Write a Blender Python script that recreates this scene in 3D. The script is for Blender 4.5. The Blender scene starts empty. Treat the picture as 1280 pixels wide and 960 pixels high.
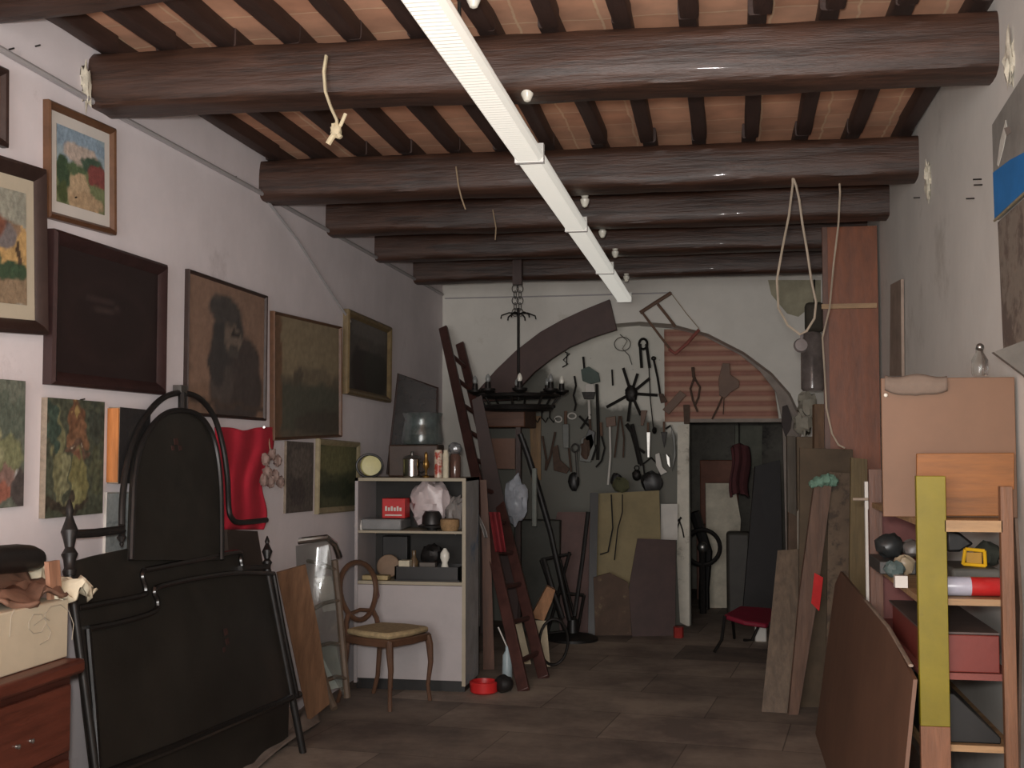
import bpy, math, random
from mathutils import Vector, Matrix, noise
random.seed(7)
V = Vector
# ------------------------------------------------------------ camera
CAMH = 1.5; FPX = 1500.0
YAW = math.atan(265/1500); PIT = math.atan(82/1500)
s_, c_ = math.sin(YAW), math.cos(YAW)
FW = V((-s_*math.cos(PIT), c_*math.cos(PIT), math.sin(PIT)))
RT = V((c_, s_, 0)); UP = RT.cross(FW)
CP = V((0, 0, CAMH))
sc = bpy.context.scene
cd = bpy.data.cameras.new('camera'); cam = bpy.data.objects.new('camera', cd)
sc.collection.objects.link(cam); sc.camera = cam
cd.sensor_width = 36; cd.lens = 36*FPX/1280; cd.clip_start = .05
cam.matrix_world = Matrix.Translation(CP) @ Matrix((RT, UP, -FW)).transposed().to_4x4()
# ------------------------------------------------------------ light
w = bpy.data.worlds.new('world'); sc.world = w; w.use_nodes = True
w.node_tree.nodes['Background'].inputs[0].default_value = (1.0, .96, .93, 1)
w.node_tree.nodes['Background'].inputs[1].default_value = 0.42
def area(name, loc, target, sx, sy, power, col=(1, 1, 1)):
    l = bpy.data.lights.new(name, 'AREA'); l.shape = 'RECTANGLE'; l.size = sx; l.size_y = sy
    l.energy = power; l.color = col
    o = bpy.data.objects.new(name, l); sc.collection.objects.link(o); o.location = loc
    o.rotation_euler = (V(target)-V(loc)).to_track_quat('-Z', 'Y').to_euler(); return o
area('shopfront_daylight', (-1.1, -1.6, 1.6), (-.5, 6, 1.7), 2.4, 2.2, 165, (1, .97, .95))
fl = bpy.data.lights.new('camera_flash', 'SPOT'); fl.energy = 430; fl.shadow_soft_size = .06; fl.color = (1, .97, .93)
fl.spot_size = math.radians(84); fl.spot_blend = 1
fo = bpy.data.objects.new('camera_flash', fl); sc.collection.objects.link(fo)
fo.location = (-.04, .02, 1.6); fo.rotation_euler = (V((-1.35, 6, 2.45))-V(fo.location)).to_track_quat('-Z', 'Y').to_euler()
sc.view_settings.view_transform = 'Standard'; sc.view_settings.look = 'None'
sc.view_settings.exposure = 0; sc.view_settings.gamma = 1; sc.view_settings.use_curve_mapping = False
# ------------------------------------------------------------ pixel rays
XL, XR, YB, YN = -2.395, .93, 10.1, 10.47
def ray(px, py): return FW + RT*((px-640)/FPX) + UP*((480-py)/FPX)
def PD(px, py, d): return CP + ray(px, py)*d
def PX(px, py, X): r = ray(px, py); return CP + r*(X/r.x)
def PY(px, py, Y): r = ray(px, py); return CP + r*(Y/r.y)
def PZ(px, py, Z): r = ray(px, py); return CP + r*((Z-CAMH)/r.z)
def PP(px, py, o, n): r = ray(px, py); return CP + r*((o-CP).dot(n)/r.dot(n))
# ------------------------------------------------------------ materials
def lin(c): return tuple(((x/255)/12.92 if x/255 <= .04045 else ((x/255+.055)/1.055)**2.4) for x in c)
MC = {}
def mat(name, col, rough=.7, metal=0, var=.25, scale=6, stretch=(1, 1, 1), bump=.15, spec=.5, emit=0, alpha=None, trans=0, col2=None, c2scale=2, c2pos=.6, attr=False, coat=0):
    if name in MC: return MC[name]
    m = bpy.data.materials.new(name); m.use_nodes = True; nt = m.node_tree; N = nt.nodes; L = nt.links
    b = N['Principled BSDF']; c = lin(col)
    b.inputs['Roughness'].default_value = rough; b.inputs['Metallic'].default_value = metal
    b.inputs['Specular IOR Level'].default_value = spec; b.inputs['Coat Weight'].default_value = coat
    if trans: b.inputs['Transmission Weight'].default_value = trans
    tc = N.new('ShaderNodeTexCoord'); mp = N.new('ShaderNodeMapping'); L.new(tc.outputs['Object'], mp.inputs[0])
    mp.inputs['Scale'].default_value = stretch
    n = N.new('ShaderNodeTexNoise'); n.inputs['Scale'].default_value = scale; n.inputs['Detail'].default_value = 6; n.inputs['Roughness'].default_value = .65
    L.new(mp.outputs[0], n.inputs['Vector'])
    r = N.new('ShaderNodeValToRGB'); r.color_ramp.elements[0].position = .3; r.color_ramp.elements[1].position = .7
    r.color_ramp.elements[0].color = tuple(x*(1-var) for x in c)+(1,); r.color_ramp.elements[1].color = tuple(min(1, x*(1+var)) for x in c)+(1,)
    L.new(n.outputs[0], r.inputs[0]); out = r.outputs[0]
    if attr:
        at = N.new('ShaderNodeAttribute'); at.attribute_name = 'paint'
        r.color_ramp.elements[0].color = (1-var,)*3+(1,); r.color_ramp.elements[1].color = (1+var*.6,)*3+(1,)
        mx = N.new('ShaderNodeMix'); mx.data_type = 'RGBA'; mx.blend_type = 'MULTIPLY'; mx.inputs[0].default_value = 1
        L.new(at.outputs['Color'], mx.inputs[6]); L.new(out, mx.inputs[7]); out = mx.outputs[2]
    if col2:
        n2 = N.new('ShaderNodeTexNoise'); n2.inputs['Scale'].default_value = c2scale; n2.inputs['Detail'].default_value = 8; n2.inputs['Roughness'].default_value = .7
        L.new(mp.outputs[0], n2.inputs['Vector'])
        r2 = N.new('ShaderNodeValToRGB'); r2.color_ramp.elements[0].position = c2pos-.05; r2.color_ramp.elements[1].position = c2pos+.05
        L.new(n2.outputs[0], r2.inputs[0])
        mx = N.new('ShaderNodeMix'); mx.data_type = 'RGBA'; L.new(r2.outputs[0], mx.inputs[0]); L.new(out, mx.inputs[6]); mx.inputs[7].default_value = lin(col2)+(1,)
        out = mx.outputs[2]
    L.new(out, b.inputs['Base Color'])
    if bump:
        bp = N.new('ShaderNodeBump'); bp.inputs['Strength'].default_value = bump; bp.inputs['Distance'].default_value = .01
        L.new(n.outputs[0], bp.inputs['Height']); L.new(bp.outputs[0], b.inputs['Normal'])
    if emit: b.inputs['Emission Color'].default_value = c+(1,); b.inputs['Emission Strength'].default_value = emit
    if alpha is not None: b.inputs['Alpha'].default_value = alpha
    m['out'] = 0; MC[name] = m; return m
def wood(name, col, axis='x', rough=.55, var=.35, **k):
    st = {'x': (1, 9, 9), 'y': (9, 1, 9), 'z': (9, 9, 1)}[axis]
    return mat(name+'_'+axis, col, rough, var=var, scale=3, stretch=st, bump=.3, **k)
# ------------------------------------------------------------ mesh builder
def ortho(d):
    d = d.normalized(); a = V((0, 0, 1)) if abs(d.z) < .9 else V((1, 0, 0))
    u = d.cross(a).normalized(); return u, d.cross(u).normalized()
def cr(pts, n=6):
    P_ = [V(p) for p in pts]; out = []
    for i in range(len(P_)-1):
        a, b, c, d = P_[max(i-1, 0)], P_[i], P_[i+1], P_[min(i+2, len(P_)-1)]
        for k in range(n):
            t = k/n; out.append(.5*((2*b)+(c-a)*t+(2*a-5*b+4*c-d)*t*t+(3*b-a-3*c+d)*t**3))
    return out+[P_[-1]]
class M:
    def __init__(s): s.v = []; s.f = []; s.cols = None; s.T = None
    def _a(s, vs, fs):
        o = len(s.v)
        s.v += [s.T @ V(p) if s.T else V(p) for p in vs]; s.f += [tuple(i+o for i in f) for f in fs]; return s
    def obox(s, o, e1, e2, e3, a, b, c):
        vs = [o+e1*x+e2*y+e3*z for x in a for y in b for z in c]
        return s._a(vs, [(0, 1, 3, 2), (4, 6, 7, 5), (0, 4, 5, 1), (2, 3, 7, 6), (0, 2, 6, 4), (1, 5, 7, 3)])
    def box(s, x, y, z): return s.obox(V((0, 0, 0)), V((1, 0, 0)), V((0, 1, 0)), V((0, 0, 1)), x, y, z)
    def prism(s, pts, n):
        k = len(pts); vs = [V(p) for p in pts]+[V(p)+n for p in pts]
        return s._a(vs, [tuple(range(k)), tuple(range(2*k-1, k-1, -1))]+[(i, i+k, (i+1) % k+k, (i+1) % k) for i in range(k)])
    def tube(s, path, r, seg=8, closed=False, flat=1):
        path = [V(p) for p in path]; k = len(path)
        if not isinstance(r, (list, tuple)): r = [r]*k
        vs = []; pu = None
        for i, p in enumerate(path):
            if closed: d = path[(i+1) % k]-path[i-1]
            else: d = path[min(i+1, k-1)]-path[max(i-1, 0)]
            if d.length < 1e-9: d = V((0, 0, 1))
            d.normalize()
            if pu is None: u, v = ortho(d)
            else:
                u = pu-d*pu.dot(d); u = u.normalized() if u.length > 1e-6 else ortho(d)[0]; v = d.cross(u)
            pu = u
            vs += [p+u*(r[i]*math.cos(2*math.pi*j/seg))+v*(r[i]*flat*math.sin(2*math.pi*j/seg)) for j in range(seg)]
        fs = []
        for i in range(k if closed else k-1):
            a, b = i*seg, ((i+1) % k)*seg
            fs += [(a+j, a+(j+1) % seg, b+(j+1) % seg, b+j) for j in range(seg)]
        if not closed: fs += [tuple(range(seg-1, -1, -1)), tuple(range((k-1)*seg, k*seg))]
        return s._a(vs, fs)
    def lathe(s, o, prof, axis=V((0, 0, 1)), seg=20):
        u, v = ortho(axis); axis = axis.normalized(); vs = []; k = len(prof)
        for r, h in prof: vs += [V(o)+axis*h+u*(max(r, 1e-4)*math.cos(2*math.pi*j/seg))+v*(max(r, 1e-4)*math.sin(2*math.pi*j/seg)) for j in range(seg)]
        fs = [(i*seg+j, i*seg+(j+1) % seg, (i+1)*seg+(j+1) % seg, (i+1)*seg+j) for i in range(k-1) for j in range(seg)]
        fs += [tuple(range(seg-1, -1, -1)), tuple(range((k-1)*seg, k*seg))]
        return s._a(vs, fs)
    def ball(s, c, rx, ry=None, rz=None, lump=0, fq=3, seg=16, seed=0):
        ry = ry or rx; rz = rz or rx; vs = []; fs = []; rg = seg//2
        for i in range(rg+1):
            th = math.pi*i/rg
            for j in range(seg):
                ph = 2*math.pi*j/seg; d = V((math.sin(th)*math.cos(ph), math.sin(th)*math.sin(ph), math.cos(th)))
                k = 1+(lump*noise.noise(d*fq+V((seed, seed*.7, 3))) if lump else 0)
                vs.append(V(c)+V((d.x*rx, d.y*ry, d.z*rz))*k)
        fs = [(i*seg+j, (i+1)*seg+j, (i+1)*seg+(j+1) % seg, i*seg+(j+1) % seg) for i in range(rg) for j in range(seg)]
        return s._a(vs, fs)
    def log(s, p0, p1, w, h, n=40, seg=20, amp=.06, sq=.62, seed=0, bow=0):
        # hewn timber: rounded-square section with uneven surface
        p0 = V(p0); p1 = V(p1); d = (p1-p0).normalized(); u = V((0, 0, 1)); v = d.cross(u).normalized(); u = v.cross(d)
        vs = []
        for i in range(n+1):
            t = i/n; c = p0.lerp(p1, t)+u*(bow*math.sin(math.pi*t))
            for j in range(seg):
                a = 2*math.pi*j/seg; ca, sa = math.cos(a), math.sin(a)
                x = math.copysign(abs(ca)**sq, ca)*w/2; y = math.copysign(abs(sa)**sq, sa)*h/2
                k = 1+amp*noise.noise(V((t*5+seed*3.1, ca*1.3, sa*1.3+seed)))+amp*.4*noise.noise(V((t*24+seed, ca*4, sa*4)))
                vs.append(c+v*x*k+u*y*k)
        fs = [(i*seg+j, i*seg+(j+1) % seg, (i+1)*seg+(j+1) % seg, (i+1)*seg+j) for i in range(n) for j in range(seg)]
        fs += [tuple(range(seg-1, -1, -1)), tuple(range(n*seg, (n+1)*seg))]
        return s._a(vs, fs)
    def sheet(s, fn, nu, nv, th=0):
        vs = [V(fn(i/nu, j/nv)) for i in range(nu+1) for j in range(nv+1)]
        q = lambda i, j: i*(nv+1)+j
        s._a(vs, [(q(i, j), q(i+1, j), q(i+1, j+1), q(i, j+1)) for i in range(nu) for j in range(nv)]); s.th = th; return s
    def build(s, name, m, parent=None, bev=0, smooth=35, fixn=True, loc=None):
        me = bpy.data.meshes.new(name)
        if parent is not None: off = wloc(parent)
        elif loc is not None: off = V(loc)
        else:
            xs = [p.x for p in s.v]; ys = [p.y for p in s.v]; zs = [p.z for p in s.v]
            off = V(((min(xs)+max(xs))/2, (min(ys)+max(ys))/2, min(zs)))
        me.from_pydata([p-off for p in s.v], [], s.f); me.materials.append(m)
        import bmesh
        if fixn:
            bm = bmesh.new(); bm.from_mesh(me); bmesh.ops.recalc_face_normals(bm, faces=bm.faces); bm.to_mesh(me); bm.free()
        if s.cols:
            at = me.attributes.new('paint', 'FLOAT_COLOR', 'POINT')
            for i, c in enumerate(s.cols): at.data[i].color = c+(1,)
        me.shade_smooth() if hasattr(me, 'shade_smooth') else None
        me.set_sharp_from_angle(angle=math.radians(smooth))
        o = bpy.data.objects.new(name, me); sc.collection.objects.link(o)
        if parent is not None: o.parent = parent
        else: o.location = off
        if bev:
            bv = o.modifiers.new('bevel', 'BEVEL'); bv.width = bev; bv.segments = 2; bv.limit_method = 'ANGLE'; bv.angle_limit = math.radians(40)
        if getattr(s, 'th', 0):
            so = o.modifiers.new('solid', 'SOLIDIFY'); so.thickness = s.th
        return o
def wloc(o):
    p = V((0, 0, 0))
    while o is not None: p += V(o.location); o = o.parent
    return p
def tag(o, label, cat, group=None, kind=None):
    o['label'] = label; o['category'] = cat
    if group: o['group'] = group
    if kind: o['kind'] = kind
    return o
def thing(name, label, cat, loc, group=None):
    o = bpy.data.objects.new(name, None); sc.collection.objects.link(o); o.location = loc; o.empty_display_size = .1
    return tag(o, label, cat, group)
def structure(o): o['kind'] = 'structure'; return o
def copy_tree(o, parent=None):
    c = o.copy(); sc.collection.objects.link(c)
    if parent is not None: c.parent = parent
    for ch in [x for x in bpy.data.objects if x.parent == o]: copy_tree(ch, c)
    return c
X1, Y1, Z1 = V((1, 0, 0)), V((0, 1, 0)), V((0, 0, 1))
# ---- common materials
IRON = mat('black_iron', (40, 37, 35), .5, .6, bump=.3, scale=30)
RUST = mat('rusted_iron', (84, 66, 55), .75, .3, bump=.4, scale=25)
STEEL = mat('dull_steel', (140, 138, 134), .35, .9, bump=.1)
CHROME = mat('polished_metal', (205, 205, 205), .12, 1, var=.05, bump=0)
BLACKP = mat('black_paint', (30, 28, 27), .45, bump=.08, scale=12)
WHITEP = mat('white_paint', (205, 200, 192), .6, var=.1)
GLASS = mat('clear_glass', (225, 235, 232), .04, trans=1, var=0, bump=0, alpha=.55)
BROWNW = wood('brown_wood', (96, 62, 44), 'z')
BROWNX = wood('brown_wood', (96, 62, 44), 'x')
BROWNY = wood('brown_wood', (96, 62, 44), 'y')
DARKW = wood('dark_wood', (58, 38, 32), 'z')
PINE = wood('pine_wood', (158, 126, 90), 'z')
PINEX = wood('pine_wood', (158, 126, 90), 'x')
CREAM = mat('cream_card', (205, 196, 172), .8)
REDP = mat('red_plastic', (190, 40, 40), .4)
BLUEP = mat('blue_paint', (50, 84, 120), .5)
# ============================================================ STRUCTURE
CZ = 3.12
def wallmat(name, col, col2, pos, sc2=1.2, low=None):
    return mat(name, col, .9, var=.07, scale=2.2, bump=.25, spec=.2, col2=col2, c2scale=sc2, c2pos=pos)
WL = wallmat('white_plaster', (232, 224, 226), (208, 199, 200), .66)
WR = wallmat('grey_white_plaster', (216, 213, 206), (194, 190, 182), .62)
WB = wallmat('back_plaster', (210, 206, 198), (188, 182, 170), .66)
# floor
fm = bpy.data.materials.new('stone_floor'); fm.use_nodes = True; nt = fm.node_tree; N = nt.nodes; L = nt.links; b = N['Principled BSDF']
tc = N.new('ShaderNodeTexCoord'); br = N.new('ShaderNodeTexBrick'); mp = N.new('ShaderNodeMapping'); mp.inputs['Rotation'].default_value = (0, 0, .12)
L.new(tc.outputs['Object'], mp.inputs[0]); L.new(mp.outputs[0], br.inputs['Vector'])
br.inputs['Scale'].default_value = 1; br.inputs['Brick Width'].default_value = .95; br.inputs['Row Height'].default_value = .62; br.inputs['Mortar Size'].default_value = .005; br.inputs['Mortar Smooth'].default_value = .8
br.inputs['Color1'].default_value = lin((158, 148, 138))+(1,); br.inputs['Color2'].default_value = lin((112, 104, 98))+(1,); br.inputs['Mortar'].default_value = lin((96, 88, 82))+(1,)
br.inputs['Bias'].default_value = -.1
nz = N.new('ShaderNodeTexNoise'); nz.inputs['Scale'].default_value = 1.3; nz.inputs['Detail'].default_value = 9; nz.inputs['Roughness'].default_value = .7; L.new(tc.outputs['Object'], nz.inputs['Vector'])
rp = N.new('ShaderNodeValToRGB'); rp.color_ramp.elements[0].position = .38; rp.color_ramp.elements[1].position = .62
rp.color_ramp.elements[0].color = (.62, .58, .58, 1); rp.color_ramp.elements[1].color = (1.3, 1.24, 1.16, 1); L.new(nz.outputs[0], rp.inputs[0])
mx = N.new('ShaderNodeMix'); mx.data_type = 'RGBA'; mx.blend_type = 'MULTIPLY'; mx.inputs[0].default_value = 1
L.new(br.outputs[0], mx.inputs[6]); L.new(rp.outputs[0], mx.inputs[7]); L.new(mx.outputs[2], b.inputs['Base Color'])
b.inputs['Roughness'].default_value = .7; b.inputs['Specular IOR Level'].default_value = .3
bp = N.new('ShaderNodeBump'); bp.inputs['Strength'].default_value = .3; bp.inputs['Distance'].default_value = .01; L.new(nz.outputs[0], bp.inputs['Height']); L.new(bp.outputs[0], b.inputs['Normal'])
structure(M().box((XL-.2, XR+.3), (-2, 13.4), (-.1, 0)).build('floor', fm, loc=(0, 0, 0)))
structure(M().box((XL-.2, XL), (-2, YB+.4), (0, CZ)).build('wall_left', WL, loc=(XL, 0, 0)))
structure(M().box((XR, XR+.2), (-2, YB+.4), (0, CZ)).build('wall_right', WR, loc=(XR, 0, 0)))
# ceiling: terracotta slabs
tm = bpy.data.materials.new('terracotta_slabs'); tm.use_nodes = True; nt = tm.node_tree; N = nt.nodes; L = nt.links; b = N['Principled BSDF']
tc = N.new('ShaderNodeTexCoord'); mp = N.new('ShaderNodeMapping'); L.new(tc.outputs['Object'], mp.inputs[0])
br = N.new('ShaderNodeTexBrick'); L.new(mp.outputs[0], br.inputs['Vector']); br.offset = 0
br.inputs['Scale'].default_value = 1; br.inputs['Brick Width'].default_value = .3; br.inputs['Row Height'].default_value = .235; br.inputs['Mortar Size'].default_value = .006; br.inputs['Mortar Smooth'].default_value = .5
br.inputs['Color1'].default_value = lin((236, 184, 154))+(1,); br.inputs['Color2'].default_value = lin((222, 166, 136))+(1,); br.inputs['Mortar'].default_value = lin((244, 208, 174))+(1,)
nz = N.new('ShaderNodeTexNoise'); nz.inputs['Scale'].default_value = 5; nz.inputs['Detail'].default_value = 6; L.new(tc.outputs['Object'], nz.inputs['Vector'])
dv = N.new('ShaderNodeMix'); dv.data_type = 'VECTOR'; dv.inputs[0].default_value = .05; L.new(mp.outputs[0], dv.inputs[4]); L.new(nz.outputs['Color'], dv.inputs[5]); L.new(dv.outputs[1], br.inputs['Vector'])
rp = N.new('ShaderNodeValToRGB'); rp.color_ramp.elements[0].position = .35; rp.color_ramp.elements[1].position = .65
rp.color_ramp.elements[0].color = (.8, .76, .74, 1); rp.color_ramp.elements[1].color = (1.08, 1.05, 1, 1); L.new(nz.outputs[0], rp.inputs[0])
mx = N.new('ShaderNodeMix'); mx.data_type = 'RGBA'; mx.blend_type = 'MULTIPLY'; mx.inputs[0].default_value = 1
L.new(br.outputs[0], mx.inputs[6]); L.new(rp.outputs[0], mx.inputs[7]); L.new(mx.outputs[2], b.inputs['Base Color']); b.inputs['Roughness'].default_value = .85
structure(M().box((XL-.2, XR+.2), (-2, YB+.4), (CZ, CZ+.1)).build('ceiling', tm, loc=(-.1, 0, CZ)))
# back wall with arch opening
arch_px = [(592, 600), (600, 500), (612, 478), (640, 455), (680, 432), (725, 414), (765, 405), (800, 402), (840, 405), (885, 417), (930, 440), (965, 466), (988, 492), (1001, 520), (1004, 560)]
ap = [PY(x, y, YB) for x, y in arch_px]
ap[0].z = 0; a0 = ap[0].copy(); a0.x = ap[1].x; ap[0] = a0
ap[-1].z = 0; ap[-1].x = ap[-2].x
pts = [V((XL-.1, YB, 0))]+ap+[V((XR+.1, YB, 0)), V((XR+.1, YB, CZ)), V((XL-.1, YB, CZ))]
structure(M().prism(pts, V((0, .3, 0))).build('wall_back', WB, smooth=20))
AX0, AX1 = ap[0].x, ap[-1].x
# niche wall inside the arch, with the doorway cut out
dl, dr, dt = PY(862, 540, YN).x, PY(985, 540, YN).x, PY(900, 528, YN).z
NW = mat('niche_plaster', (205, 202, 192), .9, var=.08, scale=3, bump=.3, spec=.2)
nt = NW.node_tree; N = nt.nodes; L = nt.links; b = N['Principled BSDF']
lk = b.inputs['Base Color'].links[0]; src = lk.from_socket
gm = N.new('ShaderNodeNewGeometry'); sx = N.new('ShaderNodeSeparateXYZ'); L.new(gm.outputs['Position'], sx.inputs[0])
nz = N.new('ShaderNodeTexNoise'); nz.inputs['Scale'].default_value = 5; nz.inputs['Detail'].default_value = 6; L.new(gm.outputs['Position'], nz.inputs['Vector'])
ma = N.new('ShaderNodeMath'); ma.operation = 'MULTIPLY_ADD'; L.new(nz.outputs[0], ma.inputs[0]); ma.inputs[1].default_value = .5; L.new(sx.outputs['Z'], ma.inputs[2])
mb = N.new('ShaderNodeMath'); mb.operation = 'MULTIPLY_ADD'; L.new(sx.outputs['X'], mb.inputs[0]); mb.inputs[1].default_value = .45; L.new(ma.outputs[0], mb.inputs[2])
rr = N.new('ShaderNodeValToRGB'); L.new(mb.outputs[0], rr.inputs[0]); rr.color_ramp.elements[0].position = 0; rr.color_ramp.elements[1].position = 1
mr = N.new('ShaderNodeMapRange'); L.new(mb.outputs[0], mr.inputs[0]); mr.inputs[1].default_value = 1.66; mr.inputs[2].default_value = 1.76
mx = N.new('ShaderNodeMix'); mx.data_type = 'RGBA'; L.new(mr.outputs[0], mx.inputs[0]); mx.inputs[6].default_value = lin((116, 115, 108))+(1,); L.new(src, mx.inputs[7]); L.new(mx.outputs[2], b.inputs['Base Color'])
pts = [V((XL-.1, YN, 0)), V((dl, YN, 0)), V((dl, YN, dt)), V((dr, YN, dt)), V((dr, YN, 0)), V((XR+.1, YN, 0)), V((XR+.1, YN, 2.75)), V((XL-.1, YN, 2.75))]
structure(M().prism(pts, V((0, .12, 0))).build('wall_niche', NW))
# store room beyond the doorway
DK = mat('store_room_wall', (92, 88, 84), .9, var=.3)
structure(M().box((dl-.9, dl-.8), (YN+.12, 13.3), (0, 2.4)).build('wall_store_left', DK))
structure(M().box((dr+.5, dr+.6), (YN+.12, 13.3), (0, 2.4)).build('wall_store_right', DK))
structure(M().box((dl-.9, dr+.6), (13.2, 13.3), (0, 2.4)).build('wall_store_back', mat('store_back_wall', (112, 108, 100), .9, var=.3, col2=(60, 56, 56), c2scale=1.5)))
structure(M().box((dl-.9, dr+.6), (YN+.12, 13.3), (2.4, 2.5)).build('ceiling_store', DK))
# wall-mounted conduit
CON = mat('grey_conduit', (168, 164, 165), .6, var=.05)
o = M().tube([PX(-40, 38, XL+.012), PX(105, 121, XL+.012), PX(335, 246, XL+.012), PX(553, 368, XL+.012), ], .012).build('conduit', CON)
tag(o, 'thin grey conduit running along the top of the left picture wall', 'conduit')
o = M().tube([PY(556, 373, YB-.008), PY(700, 370, YB-.008), PY(840, 366, YB-.008)], .006).build('electric_cable', CON)
tag(o, 'thin grey cable running across the end wall above the arch', 'cable')
# ============================================================ BEAMS AND JOISTS
BM = mat('beam_timber', (66, 44, 34), .5, var=.4, scale=3, stretch=(.8, 9, 9), bump=.7, col2=(48, 32, 25), c2scale=2.2, c2pos=.55, coat=.04)
JM = mat('joist_timber', (62, 44, 38), .6, var=.3, scale=3, stretch=(8, 1, 8), bump=.4)
ys = [3.5, 4.30, 6.02, 7.08, 8.12, 9.18]
dia = [.27, .225, .215, .2, .19, .19]
zb = [2.92, 2.815, 2.81, 2.82, 2.82, 2.81]
nm = ['closest to the viewer, cut by the top edge of the picture', 'with the white strap tied on it, nearest full beam', 'second full beam, with the looped cables hanging at its right end', 'third full beam, ending above the tall brown panel', 'fourth full beam, just behind the third', 'farthest of the ceiling beams, the chandelier hangs from it']
for i in range(6):
    yr = [3.0, 4.33, 6.02, 7.05, 8.1, 9.15][i]; zr = [2.92, 2.775, 2.80, 2.81, 2.82, 2.81][i]
    o = M().log((XL-.02, ys[i], zb[i]+dia[i]/2), (XR+.02, yr, zr+dia[i]/2), dia[i], dia[i], seed=i+1, amp=.09, sq=.52, n=60, seg=28).build('ceiling_beam', BM)
    tag(o, 'dark brown hewn timber beam, '+nm[i], 'beam', 'ceiling beams')
ordn = ['first', 'second', 'third', 'fourth', 'fifth', 'sixth', 'seventh', 'eighth', 'ninth', 'tenth', 'eleventh', 'twelfth', 'thirteenth', 'fourteenth']
bays = ['between the two nearest beams', 'between the strapped beam and the second full beam', 'between the second and third full beams', 'between the third and fourth full beams', 'between the fourth and farthest beams', 'between the farthest beam and the end wall']
edges = ys+[YB]
jx = [XL+.035]+[.14+.2515*(i-9) for i in range(13)]
for bi in range(6):
    for k, x in enumerate(jx):
        if bi > 2 and k in (0, 13): continue
        j = random.uniform(-.012, .012)
        o = M().log((x+j, edges[bi]-.02, CZ-.036), (x-j, edges[bi+1]-.02 if bi < 5 else YB, CZ-.036), .07, .078, n=14, seg=16, amp=.07, sq=.3, seed=bi*13+k).build('ceiling_joist', JM)
        tag(o, 'dark joist, %s from left %s' % (ordn[k], bays[bi]), 'joist', 'ceiling joists '+bays[bi])
# plaster lumps at beam ends
PL = mat('crumbly_plaster', (196, 188, 170), .95, bump=.6, scale=30)
for (x, y, X, w_, side) in [(108, 108, XL+.01, .035, 'left end of the strapped beam'), (336, 228, XL+.01, .03, 'left end of the second full beam'), (1160, 225, XR-.01, .03, 'right end of the second full beam'), (1262, 75, XR-.01, .035, 'right end of the strapped beam')]:
    p = PX(x, y, X)
    o = M().ball(p, .015, .03, .07, lump=1.2, seed=x).build('plaster_patch', PL); tag(o, 'ragged white plaster patch at the '+side, 'plaster patch', 'plaster patches at beam ends')
# ============================================================ STRIP LIGHTS
DIFF = mat('strip_diffuser', (250, 247, 236), .5, var=.02, bump=0, emit=.42)
HOUS = mat('strip_housing', (225, 223, 220), .4, var=.03, bump=0)
SZ = CAMH+1.2
sx0, sx1 = -.84, -.722
segs = [(3.2, 4.83), (4.85, 6.42), (6.44, 8.01), (8.03, 9.6)]
sl = ['nearest fluorescent strip light with ribbed cover, running out of the top edge', 'second fluorescent strip light, under the second full beam', 'third fluorescent strip light going away from the viewer', 'farthest fluorescent strip light, ending near the end wall']
segs[0] = (1.7, 4.83)
for i, (a, bb) in enumerate(segs):
    t = thing('strip_light', sl[i], 'strip light', ((sx0+sx1)/2, (a+bb)/2, SZ), 'row of strip lights')
    M().box((sx0+.03, sx1-.02), (a, bb), (SZ+.02, SZ+.06)).build('housing', HOUS, t, bev=.004)
    m = M()
    nrib = int((bb-a)/.03)
    prof = [(-.5, .02), (-.5, -.0), (-.38, -.018), (.38, -.018), (.5, 0), (.5, .02)]
    wd = sx1-sx0; xm = (sx0+sx1)/2; vs = []; fs = []
    for k in range(nrib*2+1):
        yy = a+(bb-a)*k/(nrib*2); dz = .003*(k % 2)
        vs += [V((xm+px*wd, yy, SZ+pz+(dz if 1 < q < 4 else 0))) for q, (px, pz) in enumerate(prof)]
    for k in range(nrib*2):
        fs += [(k*6+q, k*6+q+1, k*6+q+7, k*6+q+6) for q in range(5)]
    fs += [tuple(range(6)), tuple(range(nrib*12, nrib*12+6))]
    m._a(vs, fs); m.build('diffuser', DIFF, t, smooth=10)
    for e in (a, bb): M().box((sx0-.001, sx1+.001), (e-.008, e+.008), (SZ-.019, SZ+.06)).build('end_cap', HOUS, t)
    for yy in [y for y in ys if a < y < bb]:
        M().tube([(xm, yy, SZ+.07), (xm, yy, 2.86)], .006).build('hanger_rod', IRON, t)
# porcelain insulators
POR = mat('porcelain', (225, 222, 210), .25, var=.04, bump=0)
for (x, y, bi) in [(592, -2, 0), (659, 118, 1), (731, 255, 2), (753, 295, 3), (769, 321, 4), (783, 352, 5)]:
    p = PY(x, y, ys[bi]); p.z = min(p.z, zb[bi]+.01) if bi else zb[0]
    k = .024
    p = PZ(x, y-9, zb[bi]+.004)
    o = M().lathe(p+V((0, 0, -.055)), [(.003, 0), (.012, .004), (.022, .025), (.024, .04), (.016, .05), (.02, .06)], seg=16).build('cable_insulator', POR)
    tag(o, 'small white porcelain insulator under the '+['beam at the very top edge', 'strapped nearest full beam', 'second full beam', 'third full beam', 'fourth full beam', 'farthest beam'][bi], 'insulator', 'porcelain insulators beside the strip lights')
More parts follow.
